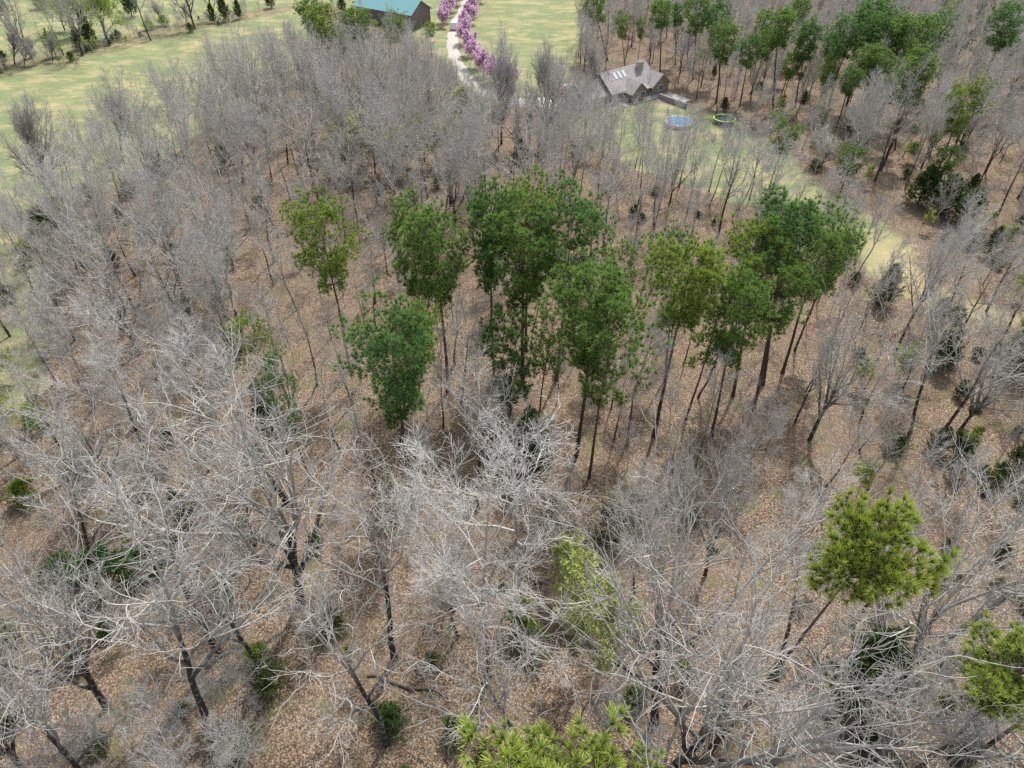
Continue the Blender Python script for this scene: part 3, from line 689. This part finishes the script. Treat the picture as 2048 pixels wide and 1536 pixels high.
for b_, t_, wd, ti, lb in [((1500, 190), (1545, 45), 1.3, T0, "pine between the dark one and the frame-high one of the far cluster"), ((1665, 280), (1715, 130), 1.2, DK, "dark pine left of the wide-crowned far pine, lower down"),
        ((1790, 300), (1810, 125), 1.1, T0, "slim pine between the wide-crowned and the long-trunked far pines"), ((1590, 130), (1600, -10), 1.3, T0, "pine top cut by the frame above the far cluster"), ((1350, 130), (1360, 0), 1.1, DK, "dark slim pine right of the one directly behind the house"),
        ((1880, 410), (1900, 280), 1.2, T0, "half-hidden pine above the dark evergreen thicket")]:
    by_px("pine_tree", PINE[(b_[0]//7) % 5], b_, t_, lb, "pine tree", "pines in the forest beyond the lawn", wd, ti, clear=2.5)
for i, (t_, h, ti, lb) in enumerate([((640, 0), 15, YG, "olive pine at the far corner of the left field"), ((668, 42), 12, YG, "lower olive pine beside the field's far corner"), ((705, 10), 15, T0, "rounded dark green pine left of the barn"),
        ((782, 18), 12, T0, "green pine in front of the barn's teal roof"), ((615, -10), 14, DK, "dark pine cut by the upper frame near the field corner"), ((858, 40), 7, YG, "small yellow pine at the barn's corner"),
        ((1800, 0), 18, DK, "dark pine clump top at the upper frame, right side"), ((1835, 22), 17, T0, "pine below the dark ones at the upper right"), ((1720, 5), 17, DK, "dark far pine left of the pale yellow tree"),
        ((1765, -15), 18, DK, "dark far pine above the pale yellow tree"), ((2040, -5), 17, DK, "dark pine in the upper right corner"), ((1880, 5), 17, DK, "dark pine near the upper right corner, left of the last one")]):
    by_top("pine_tree", PINE[i % 5], t_, h, lb, "pine tree", None, 1.4, ti, clear=3)

# ---------------------------------------------------------------- cedars, hollies and leafing small trees
def small(name, proto, bpx, h, label, cat, wide=1.0, tint=T0, group=None, clear=1.2):
    p = G(*bpx); TAKEN.append((p[0], p[1], clear))
    return plant(name, proto, (p[0], p[1], gz(p[0], p[1])), h, label, cat, group, (0, 0), wide, None, tint)
for bpx, h, wd, lb in [((1058, 945), 7.0, 1.0, "dark cedar behind the crooked white tree"), ((1700, 1400), 7.5, 1.15, "big dark cedar under the sprawling pale limbs"), ((1222, 1075), 4.5, 1.2, "dark evergreen above the pale green leafing tree"),
        ((375, 1045), 3.8, 1.0, "small cedar between two foreground bare trunks"), ((545, 880), 6.5, 0.8, "narrow dark cedar below the small left pine"), ((1875, 735), 5.0, 1.1, "dark cedar by the straw path under bare branches"),
        ((2030, 745), 5.5, 1.2, "dark cedar at the right edge beyond the straw path"), ((1690, 265), 4.0, 1.0, "small dark cedar at the foot of the far right forest"), ((1447, 222), 2.2, 1.4, "round evergreen bush just beyond the trampoline"),
        ((1835, 408), 5.2, 1.6, "left cedar of the dark evergreen thicket past the clearing"), ((1880, 430), 5.4, 1.7, "middle cedar of the dark evergreen thicket past the clearing"), ((1928, 448), 4.8, 1.6, "right cedar of the dark evergreen thicket past the clearing"),
        ((1760, 610), 5.0, 1.1, "dark cedar at the right foot of the right pine grove"), ((2035, 940), 4.0, 1.2, "cedar low at the right edge of the leaf litter"),
        ((185, 92), 7.5, 0.9, "dark cedar in the hedgerow between pale green trees"), ((165, 100), 4.5, 1.1, "smaller cedar at the left foot of the hedgerow cedar"), ((452, 42), 5.5, 1.1, "dark pointed cedar at the hedgerow's far end"), ((428, 45), 4.0, 1.1, "dark cedar left of the pointed one in the far hedgerow"), ((480, 38), 4.0, 1.1, "low cedar at the very end of the hedgerow"),
        ((265, 35), 8.0, 1.0, "dark cedar beside the bare tree in the middle of the hedgerow"), ((85, 18), 5, 1.5, "dark evergreen in the field beyond the hedgerow"), ((10, 28), 4, 1.4, "dark bush at the upper left corner of the far field"),
        ((1010, 810), 3.0, 1.2, "small evergreen at the feet of the central pines"), ((1905, 950), 3.6, 1.0, "low cedar behind the leaning trunk on the right")]:
    small("cedar_tree", CEDAR[int(wd > 1.05)], bpx, h*1.1, lb, "cedar tree", wd)
for bpx, h, wd, ti, lb in [((215, 1165), 4.0, 1.3, (0.5, 1.0, 0.7), "dark holly shrub spreading under the left foreground branches"), ((140, 1155), 2.6, 1.2, (0.6, 1.1, 0.7), "smaller holly shrub left of the spreading one"), ((300, 1140), 3.0, 1.1, (0.6, 1.1, 0.7), "holly shrub right of the spreading one"),
        ((455, 1195), 2.2, 0.9, (0.9, 1.3, 0.6), "small green shrub on open leaf litter between two trunks"), ((453, 1045), 1.2, 1.0, (0.8, 1.2, 0.6), "tiny green bush on open litter"), ((630, 1095), 1.8, 1.0, (0.8, 1.0, 0.7), "low green bush right of the tall forked trunk"),
        ((1045, 1260), 4.2, 0.75, (1.5, 1.7, 0.9), "olive shrub beside the forked trunk in the centre foreground"), ((60, 1000), 2.6, 1.3, (1.6, 1.8, 0.6), "yellow-green brush at the left edge"), ((80, 860), 3.4, 0.9, (2.0, 2.3, 0.6), "bright yellow-green vine shrub near the left edge"),
        ((700, 1310), 1.2, 1.0, (1.2, 1.4, 0.6), "little green sprig by the foreground trunk"), ((1360, 1360), 2.4, 0.8, (1.4, 1.6, 0.8), "olive bush beside the big right foreground trunk"), ((1950, 1430), 2.0, 1.0, (0.9, 1.3, 0.6), "green bush on the litter at lower right"),
        ((1105, 1005), 1.0, 1.1, (0.6, 1.0, 0.6), "tiny dark evergreen bush at the centre of the litter"), ((90, 460), 3.4, 1.4, (0.8, 0.9, 0.6), "dark bush at the edge of the left field"), ((120, 520), 3.0, 1.3, (0.8, 1.0, 0.6), "second dark bush at the edge of the left field"), ((320, 345), 3.5, 1.2, (0.9, 1.1, 0.7), "green-grey brush under the bare trees by the field"),
        ((20, 600), 2.2, 1.3, (1.0, 1.2, 0.5), "low brown-green thicket at the left edge"), ((10, 1290), 3.0, 1.2, (1.2, 1.3, 0.6), "olive shrub at the lower left edge"), ((300, 60), 2.4, 1.6, (2.2, 2.6, 0.7), "bright green bush at the foot of the hedgerow"), ((330, 52), 2.6, 1.5, (2.0, 2.5, 0.7), "bright green bush right of the other in the hedgerow"),
        ((1900, 1500), 1.4, 1.0, (1.4, 1.6, 0.7), "small olive bush near the bottom right trunk"), ((520, 1320), 1.6, 1.4, (1.7, 1.9, 0.8), "pale green low brush behind the foreground fork"), ((2000, 960), 2.2, 1.2, (0.9, 1.2, 0.7), "green brush under the right edge branches")]:
    small("shrub", SHRUB[int(ti[0] > 0.7) ^ 1], bpx, h, lb, "shrub", wd, ti)
for bpx, tpx, wd, lb in [((1196, 1368), (1168, 1120), 0.95, "pale yellow-green leafing tree on the leaf litter in the centre foreground"), ((1135, 1190), (1150, 1075), 1.2, "second leafing sapling touching the pale green tree"), ((1640, 1190), (1640, 1075), 0.8, "sparse pale green sapling left of the leaning pine")]:
    by_px("young_tree", YOUNG[0], bpx, tpx, lb, "tree", None, wd, T0, clear=1.5)
for i, px in enumerate([(680, 345), (720, 350), (765, 350), (800, 348), (840, 345), (875, 335), (905, 330), (935, 275), (950, 268), (700, 310), (740, 330), (820, 325)]):
    small("young_tree", YOUNG[1], px, 7.4+1.2*math.sin(i*2.1), "pale yellow-green leafing understorey tree in the row behind the lone left pine", "tree", 1.5, (0.95, 0.92, 0.85), "leafing understorey trees behind the pines")
for bpx, h, lb in [((130, 62), 11, "round pale green leafing tree in the hedgerow, leftmost of three"), ((170, 70), 13, "thin pale green tree behind the hedgerow cedar"), ((215, 78), 14, "largest pale green leafing tree in the hedgerow"), ((112, 112), 6, "grey-green leafing tree in front of the leftmost hedgerow tree"),
                   ((1725, 50), 13, "pale yellow leafing tree in the far right forest"), ((1870, 75), 11, "yellow leafing tree far off at the upper right")]:
    small("willow_tree", WILLOW[0], bpx, h, lb, "tree", 0.9, (0.9, 1.0, 0.8))
# redbuds in two rows along the drive
g = "pink redbud trees lining the gravel drive"
for i, (px, h) in enumerate([((905, 22), 6), ((900, 32), 6), ((893, 44), 6), ((885, 55), 5.5), ((913, 10), 6), ((920, -2), 6), ((926, -14), 6)]):
    small("redbud_tree", REDBUD[i % 2], px, h*0.85, "magenta redbud in the row on the left of the gravel drive", "redbud tree", 1.15, T0, "redbuds left of the gravel drive")
for i, (px, h) in enumerate([((962, 4), 6), ((955, 18), 6), ((947, 34), 6), ((938, 50), 6), ((930, 68), 6), ((930, 88), 6), ((937, 112), 6.5), ((950, 135), 6.5), ((967, 152), 6), ((985, 165), 6), ((1008, 175), 6), ((1025, 178), 5), ((968, -10), 6)]):
    small("redbud_tree", REDBUD[(i+1) % 2], px, h*0.85, "magenta redbud in the row on the right of the gravel drive", "redbud tree", 1.15, T0, "redbuds right of the gravel drive")

# ---------------------------------------------------------------- bare trees placed one by one
bare = [
 ((440, 1308), (235, 800), 'O0', 0.95, "tall bare tree with dark lower trunk on open leaf litter at lower left"),
 ((600, 1210), (470, 640), 'V0', 1.0, "large many-limbed bare tree left of centre with dark leaning trunk"),
 ((575, 1005), (330, 640), 'O1', 1.1, "bare tree sweeping up left over the left woods"),
 ((790, 1315), (700, 860), 'O2', 0.9, "bare tree with mottled trunk left of the forked foreground tree"),
 ((975, 1352), (975, 870), 'F1', 1.35, "bare tree forking halfway with a dense mauve crown at centre foreground"),
 ((1045, 1175), (1012, 800), 'C0', 0.85, "crooked pale-limbed tree in front of the dark cedar"),
 ((1120, 1130), (1125, 960), 'C1', 0.9, "second crooked white-limbed tree right of the first"),
 ((1310, 1440), (1345, 890), 'V1', 0.9, "bare tree fanning upward from a dark trunk right of the pale green tree"),
 ((772, 1490), (610, 1130), 'O3', 0.9, "low bare tree with drooping pale limbs at the bottom, left of centre"),
 ((430, 1490), (240, 960), 'O4', 1.0, "bare tree with a limb reaching left at the lower left"),
 ((215, 1415), (-60, 960), 'V2', 0.9, "pale bare tree at the left edge with trunk leaning left"),
 ((200, 1590), (-100, 1250), 'O0', 1.0, "thick-trunked bare tree in the lower left corner"),
 ((215, 1180), (70, 770), 'O3', 0.9, "bare tree with crown of white twigs over the holly shrub"),
 ((1862, 905), (2065, 560), 'O2', 0.9, "long straight bare trunk leaning right beside the straw path"),
 ((1815, 880), (1905, 560), 'O4', 1.0, "bare tree left of the long leaning trunk"),
 ((1795, 1395), (2045, 890), 'V0', 0.95, "dark-trunked bare tree forking wide at the right edge"),
 ((1860, 1590), (2230, 1280), 'O1', 1.0, "thick dark trunk crossing the lower right corner"),
 ((1733, 1482), (1900, 1290), 'S1', 1.3, "thin dark forked sapling on open litter at lower right"),
 ((1330, 1560), (1740, 1120), 'V2', 1.0, "big lichen-grey bare tree with limbs sprawling over the lower right"),
 ((1075, 1560), (900, 1200), 'O2', 0.8, "bare tree behind the bottom pine top, limbs reaching left"),
 ((1560, 1330), (1640, 930), 'F2', 1.0, "slim bare tree beneath the leaning bright pine"),
 ((95, 405), (40, 168), 'N1', 0.8, "dark bare tree standing on the edge of the left field"),
 ((75, 330), (20, 190), 'O3', 0.8, "bare tree left of the dark one at the field edge"),
 ((245, 310), (225, 158), 'N0', 1.0, "fan-shaped bare tree against the left field"),
 ((1003, 290), (1003, 42), 'N0', 0.75, "vase-shaped bare tree outlined against the meadow"),
 ((1093, 290), (1092, 60), 'N1', 0.7, "bare tree right of the vase-shaped one against the meadow"),
 ((1052, 335), (1072, 180), 'O1', 0.7, "dark V-forked bare tree in front of the gravel drive"),
 ((1640, 335), (1675, 245), 'V0', 1.9, "white sprawling bare tree leaning beside the lone lawn pine"),
 ((1238, 440), (1230, 300), 'C1', 0.7, "crooked dark bare tree behind the central grove's right side"),
 ((1255, 890), (1330, 600), 'F0', 1.0, "slim bare tree right of the tall front pine"),
 ((1227, 885), (1260, 700), 'F4', 1.0, "short bare tree close beside the tall front pine"),
 ((922, 805), (945, 600), 'F5', 1.3, "dark forked bare tree between the dark-topped pine and the small pine"),
 ((1620, 880), (1760, 560), 'V1', 0.9, "multi-trunk bare tree right of the right grove"),
 ((1590, 845), (1700, 640), 'O0', 0.8, "bare tree leaning right at the foot of the right grove"),
 ((1410, 1150), (1460, 820), 'V2', 0.7, "pale brushy bare tree in the middle of the right litter slope"),
 ((1195, 200), (1180, 70), 'N1', 0.8, "bare tree spreading over the left end of the house roof"),
 ((325, 50), (300, -10), 'N0', 1.0, "grey bare tree in the middle of the hedgerow"),
 ((372, 48), (368, 0), 'N1', 0.9, "bare tree right of the grey one in the hedgerow"),
 ((30, 128), (20, 32), 'N0', 1.0, "dark bare tree at the left end of the hedgerow"),
 ((48, 132), (60, 66), 'N1', 1.0, "brushy bare tree second from the left of the hedgerow"),
 ((105, 122), (100, 56), 'N0', 0.9, "bare multi-stem tree below the round pale green tree"),
]
BP = {'N': FAN, 'O': OAK, 'F': FOREST, 'C': CROOK, 'V': VASE, 'S': SAP}
NB = 0
for b_, t_, k_, wd, lb in bare:
    by_px("bare_tree", BP[k_[0]][int(k_[1])], b_, t_, lb, "tree", None, wd, clear=3.2); NB += 1

# ---------------------------------------------------------------- the rest of the woods, scattered over their ground
TK = np.array(TAKEN)
def free(x, y, k=1.0):
    return np.all((TK[:, 0]-x)**2+(TK[:, 1]-y)**2 > (TK[:, 2]*k)**2)
LIMX = [0, 60, 130, 200, 260, 330, 420, 500, 600, 850, 890, 940, 1050, 1110, 1150, 1185, 1200, 1325, 1340, 1480, 1560]
LIMY = [400, 350, 280, 215, 165, 120, 75, 45, 32, 48, 95, 150, 165, 105, 100, 130, 188, 200, 212, 226, 215]
def max_h(x, y, u, h, v=999):
    """the field edge, the drive and the house stay in view over the tops: trees there are lower"""
    for (ua, ub, va, vb, lim) in ((1760, 1990, 400, 660, 440), (1640, 1770, 405, 600, 385), (1525, 1640, 300, 520, 325)):
        if ua < u < ub and va < v < vb:
            while h > 5 and proj((x, y, h))[1] < lim: h -= 0.4
            return h
    if u > 1570 or u < -100 or (u > 1125 and v < 205) or (u < 560 and v < 155): return h
    lim = np.interp(u, LIMX, LIMY)-R2.uniform(-18, 22)
    for _ in range(40):
        _, tv, _ = proj((x, y, h))
        if tv >= lim: break
        h -= 0.4
    return h
house_poly = wpoly([(1120, 212), (1120, 150), (1330, 140), (1400, 215)])
barn_c = G(800, 20)
spots = []
cell = {}
def try_spot(x, y, dmin):
    k = (int(x//6), int(y//6))
    for i in (-1, 0, 1):
        for j in (-1, 0, 1):
            for (a, b) in cell.get((k[0]+i, k[1]+j), ()):
                if (a-x)**2+(b-y)**2 < dmin*dmin: return False
    cell.setdefault(k, []).append((x, y)); return True
R2 = random.Random(21)
for _ in range(60000):
    y = R2.uniform(2, 265); x = R2.uniform(-1, 1)*(0.80*(y*CP+CAM_H*SP)+14)
    a, b, c, d = (bool(v) for v in frameparts(np.array(x), np.array(y)))
    if (a and R2.random() < 0.90+0.1*(y > 105)) or b or (d and R2.random() < 0.8) or bool(inpoly(np.array(x), np.array(y), house_poly)): continue
    if c and R2.random() < 0.6: continue
    if math.hypot(x-barn_c[0], y-barn_c[1]) < 15 or y > 262: continue
    u, v, z = proj((x, y, 0.0))
    if x < -10 and y > 185: continue
    if u < 600 and v < 160 and R2.random() < 0.95: continue
    dmin = 4.0 if v < 420 else (4.6 if v < 700 else (5.6 if v < 950 else 13.0))
    if c: dmin = 3.8
    if 560 < u < 1750 and 560 < v < 1000: dmin = 3.9
    if not free(x, y): continue
    if try_spot(x, y, dmin): 
        h = max_h(x, y, u, (R2.uniform(8, 12.5) if u > 1150 and v < 330 else R2.uniform(12, 18.5)) if not (700 < u < 1600 and 550 < v < 1000) else R2.uniform(9, 14), v)
        if h > 6.5: spots.append((x, y, u, v, z, h))
def zone(u, v):
    if v > 1080: return ("bare tree with pale crooked limbs in the left foreground woods", "bare trees of the left foreground") if u < 620 else \
        (("bare tree in the centre foreground, above open brown litter", "bare trees of the centre foreground") if u < 1330 else ("bare tree in the right foreground woods", "bare trees of the right foreground"))
    if v > 640: return ("bare grey tree in the thick woods left of the pine groves", "bare trees left of the groves") if u < 720 else \
        (("slim bare tree on the litter among the pines", "bare trees among the pines") if u < 1560 else ("bare tree near the straw path on the right", "bare trees by the straw path"))
    if v > 380: return ("grey bare tree in the dense stand below the left field", "bare trees below the left field") if u < 560 else \
        (("bare tree close behind the central pine grove", "bare trees behind the central grove") if u < 1240 else (("bare tree between the groves and the lawn", "bare trees before the lawn") if u < 1760 else ("bare tree past the pale clearing on the right", "bare trees past the clearing")))
    if v > 200: return ("tall bare tree in the grey stand along the left field", "bare trees along the left field") if u < 640 else \
        (("tall bare tree in the grey stand before the gravel drive", "bare trees before the drive") if u < 1160 else (("bare tree at the near edge of the house lawn", "bare trees at the lawn") if u < 1560 else ("slim bare tree in the forest right of the lawn", "bare trees right of the lawn")))
    return ("bare tree in the grey wood below the barn", "bare trees below the barn") if u < 1160 else ("bare tree in the far forest behind the house", "bare trees behind the house")
def visible(u, v, z):
    tv = v-17*FPX*0.75/z
    return -60 < u < 2110 and v > -10 and tv < 1560
vis = sorted([s for s in spots if visible(s[2], s[3], s[4])], key=lambda s: s[4])
LIM = 290-NB
print("bare trees in view", len(vis), "spots", len(spots), "hand", NB)
chosen = vis[:LIM]; chs = set((s[0], s[1]) for s in chosen)
rest = [s for s in spots if (s[0], s[1]) not in chs]
first = {}
protos = OAK+FOREST+VASE[:2]
for (x, y, u, v, z, h) in chosen:
    dense = v < 560 or u < 600
    lst = (OAK*2+FOREST+VASE) if v > 900 else (OAK+FOREST*2+VASE)
    if 560 < u < 1750 and 540 < v < 1010: lst = POLE*3+FOREST[:2]; h = R2.uniform(8, 14)
    lb, gp = zone(u, v)
    e = plant("bare_tree", R2.choice(lst), (x, y, gz(x, y)), h, lb, "tree", gp, (0.03+R2.gauss(0, 0.05), R2.gauss(0, 0.05)), R2.uniform(0.8, 1.1))

# far part of the wood and the undergrowth: uncountable, instanced on points
def woods_mass(name, pts, parts_list, label, kind="stuff"):
    """pts rows: x y z rx ry rz scale idx"""
    P = np.array(pts, float); me = bpy.data.meshes.new(name); me.vertices.add(len(P)); me.vertices.foreach_set("co", P[:, :3].astype(np.float32).ravel())
    a = me.attributes.new("rot", 'FLOAT_VECTOR', 'POINT'); a.data.foreach_set("vector", P[:, 3:6].astype(np.float32).ravel())
    a = me.attributes.new("scl", 'FLOAT_VECTOR', 'POINT'); a.data.foreach_set("vector", np.stack([P[:, 6]*P[:, 8], P[:, 6]*P[:, 8], P[:, 6]], 1).astype(np.float32).ravel())
    a = me.attributes.new("idx", 'INT', 'POINT'); a.data.foreach_set("value", P[:, 7].astype(np.int32))
    o = link(name, me); tag(o, label, None, None, kind)
    ng = bpy.data.node_groups.new(name, 'GeometryNodeTree')
    ng.interface.new_socket("Geometry", in_out='INPUT', socket_type='NodeSocketGeometry'); ng.interface.new_socket("Geometry", in_out='OUTPUT', socket_type='NodeSocketGeometry')
    gi = ng.nodes.new('NodeGroupInput'); go = ng.nodes.new('NodeGroupOutput')
    ji = ng.nodes.new('GeometryNodeJoinGeometry')
    for obs in reversed(parts_list):      # a join lists its last link first
        j = ng.nodes.new('GeometryNodeJoinGeometry')
        for ob in obs:
            oi = ng.nodes.new('GeometryNodeObjectInfo'); oi.inputs["Object"].default_value = ob; oi.transform_space = 'ORIGINAL'
            ng.links.new(oi.outputs["Geometry"], j.inputs[0])
        gt = ng.nodes.new('GeometryNodeGeometryToInstance'); ng.links.new(j.outputs[0], gt.inputs[0]); ng.links.new(gt.outputs[0], ji.inputs[0])
    ip = ng.nodes.new('GeometryNodeInstanceOnPoints'); ip.inputs["Pick Instance"].default_value = True
    def na(nm, ty):
        n = ng.nodes.new('GeometryNodeInputNamedAttribute'); n.data_type = ty; n.inputs[0].default_value = nm
        return [s for s in n.outputs if s.enabled and s.name == "Attribute"][0]
    er = ng.nodes.new('FunctionNodeEulerToRotation'); ng.links.new(na("rot", 'FLOAT_VECTOR'), er.inputs[0])
    ng.links.new(gi.outputs[0], ip.inputs["Points"]); ng.links.new(ji.outputs[0], ip.inputs["Instance"])
    ng.links.new(na("idx", 'INT'), ip.inputs["Instance Index"]); ng.links.new(er.outputs[0], ip.inputs["Rotation"]); ng.links.new(na("scl", 'FLOAT_VECTOR'), ip.inputs["Scale"])
    ng.links.new(ip.outputs[0], go.inputs[0])
    md = o.modifiers.new("scatter", 'NODES'); md.node_group = ng
    return o
def parts_of(protos):
    """one already placed copy of each kind lends its meshes"""
    out = []
    for p in protos:
        t = next(o for o in C.objects if o.data is p.t); cs = [o for o in C.objects if o.parent is t.parent and o is not t]
        out.append([t]+cs)
    return out
KIN = OAK[:3]+FOREST+VASE
pl = parts_of(KIN)
pts = []
for (x, y, u, v, z, h) in rest:
    i = R2.randrange(len(KIN))
    pts.append((x, y, gz(x, y), R2.gauss(0, 0.04), 0.03+R2.gauss(0, 0.05), R2.uniform(0, 6.28), h/KIN[i].H, i, R2.uniform(0.85, 1.1)))
woods_mass("bare_woods", pts, pl, "mass of bare grey trees filling the rest of the woods")

# saplings: the nearer ones are things, the rest is undergrowth
sap = []; cell2 = dict()
ns = 0
for _ in range(26000):
    y = R2.uniform(12, 240); x = R2.uniform(-1, 1)*(0.80*(y*CP+CAM_H*SP)+4)
    a, b, c, d = (bool(v) for v in frameparts(np.array(x), np.array(y)))
    if a or b or c or d or bool(inpoly(np.array(x), np.array(y), house_poly)): continue
    if x < -10 and y > 185: continue
    u, v, z = proj((x, y, 0.0))
    dens = 0.42 if v < 1000 else 0.26
    if u < 520: dens = 0.9
    if v < 480: dens = 0.6
    if 560 < u < 1750 and 600 < v < 1000: dens = 0.18
    if math.sin(x*0.21+0.7)*math.sin(y*0.19)+0.4*math.sin(x*0.5+y*0.3) < -0.25: dens *= 0.4
    if R2.random() > dens*0.16: continue
    if not free(x, y, 0.3): continue
    sap.append((x, y, u, v, z))
nearsap = [s for s in sorted(sap, key=lambda s: s[4]) if -20 < s[2] < 2070 and s[3] < 1600][:110]
ks = set((s[0], s[1]) for s in nearsap)
for (x, y, u, v, z) in nearsap:
    side = "left" if u < 700 else ("centre" if u < 1350 else "right")
    plant("sapling", R2.choice(SAP), (x, y, gz(x, y)), R2.uniform(3, 8.5), "thin pale bare sapling rising from the leaf litter of the %s foreground" % side, "sapling", "bare saplings of the %s foreground" % side, (R2.gauss(0, 0.07), R2.gauss(0, 0.07)), R2.uniform(0.9, 1.4))
pts = []
for (x, y, u, v, z) in sap:
    if (x, y) in ks: continue
    i = R2.randrange(len(SAP)); h = R2.uniform(2.5, 8)
    pts.append((x, y, gz(x, y), R2.gauss(0, 0.07), R2.gauss(0, 0.07), R2.uniform(0, 6.28), h/SAP[i].H, i, R2.uniform(0.9, 1.4)))
GK = SHRUB+CEDAR[1:]+YOUNG[1:]
for _ in range(9000):
    y = R2.uniform(12, 240); x = R2.uniform(-1, 1)*(0.80*(y*CP+CAM_H*SP)+4)
    a, b, c, d = (bool(v) for v in frameparts(np.array(x), np.array(y)))
    if a or b or c or d or bool(inpoly(np.array(x), np.array(y), house_poly)): continue
    u, v, z = proj((x, y, 0.0)); k = 0.055+0.06*(u < 260 or u > 1560)
    if R2.random() > k or (540 < u < 1700 and 460 < v < 1020): continue
    i = R2.choice([0, 0, 1, 1, 2, 3, 3] if v < 1050 else [0, 0, 1]); hh = R2.uniform(0.8, 2.4) if i < 2 else R2.uniform(2, 4.5)
    pts.append((x, y, gz(x, y), 0, 0, R2.uniform(0, 6.28), hh/GK[i].H, len(SAP)+i, R2.uniform(0.9, 1.5)))
for _ in range(110):   # rough growth along the hedgerow
    t_ = R2.random(); px = t_*560-40; p = G(px, np.interp(px, [-40, 120, 240, 380, 560], [150, 118, 86, 54, 28])+R2.uniform(-14, 12))
    i = R2.randrange(len(SAP)) if R2.random() < 0.8 else len(SAP)+R2.choice([0, 0, 3]); pr_ = (SAP+GK)[i]
    pts.append((p[0], p[1], gz(p[0], p[1]), R2.gauss(0, 0.1), R2.gauss(0, 0.1), R2.uniform(0, 6.28), R2.uniform(1.0, 4.0 if i < len(SAP) else 2.2)/pr_.H, i, 1.2))
woods_mass("undergrowth", pts, parts_of(SAP+GK), "thicket of thin bare saplings and brush under the trees")
print("saplings", len(nearsap), len(pts), "rest", len(rest))

# ---------------------------------------------------------------- fallen wood on the litter
def log(pa, pb, r, label):
    a = Vector(G(*pa)); b = Vector(G(*pb)); K = 9; rs = np.random.RandomState(int(pa[0]))
    P = np.array([[tuple(a.lerp(b, k/(K-1))) for k in range(K)]]); P[0, :, 2] = [gz(p[0], p[1])+r*0.7 for p in P[0]]; P[0, 1:-1, :2] += rs.randn(K-2, 2)*0.12
    R = np.linspace(r, r*0.55, K)[None, :]
    T = Tubes(); T.add(P, R, 8)
    Pb, Rb = grow(P, R, 4, 0.45, 0.95, 0.8, lambda t, p: 1.2+0*t, 5, 0.15, 0.05, 0.45, 0.015, rs, 0.4, 0.2); T.add(Pb, Rb, 4)
    me = T.mesh("fallen_log"); me.materials.append(M_logs)
    tag(link("fallen_log", me), label, "log")
log((1058, 1172), (1085, 1165), 0.16, "short dark fallen log right of the forked foreground tree")
log((540, 1020), (455, 1090), 0.10, "fallen branch on open litter beside the large many-limbed tree")
log((735, 1352), (900, 1395), 0.13, "long thin fallen trunk lying across the foreground litter")
log((1080, 702), (1112, 740), 0.10, "pale fallen branch on the litter beneath the central pines")
log((1340, 1240), (1420, 1330), 0.10, "fallen branch below the fan-shaped right tree")
log((305, 1000), (360, 1020), 0.09, "grey fallen branch under the left foreground trees")
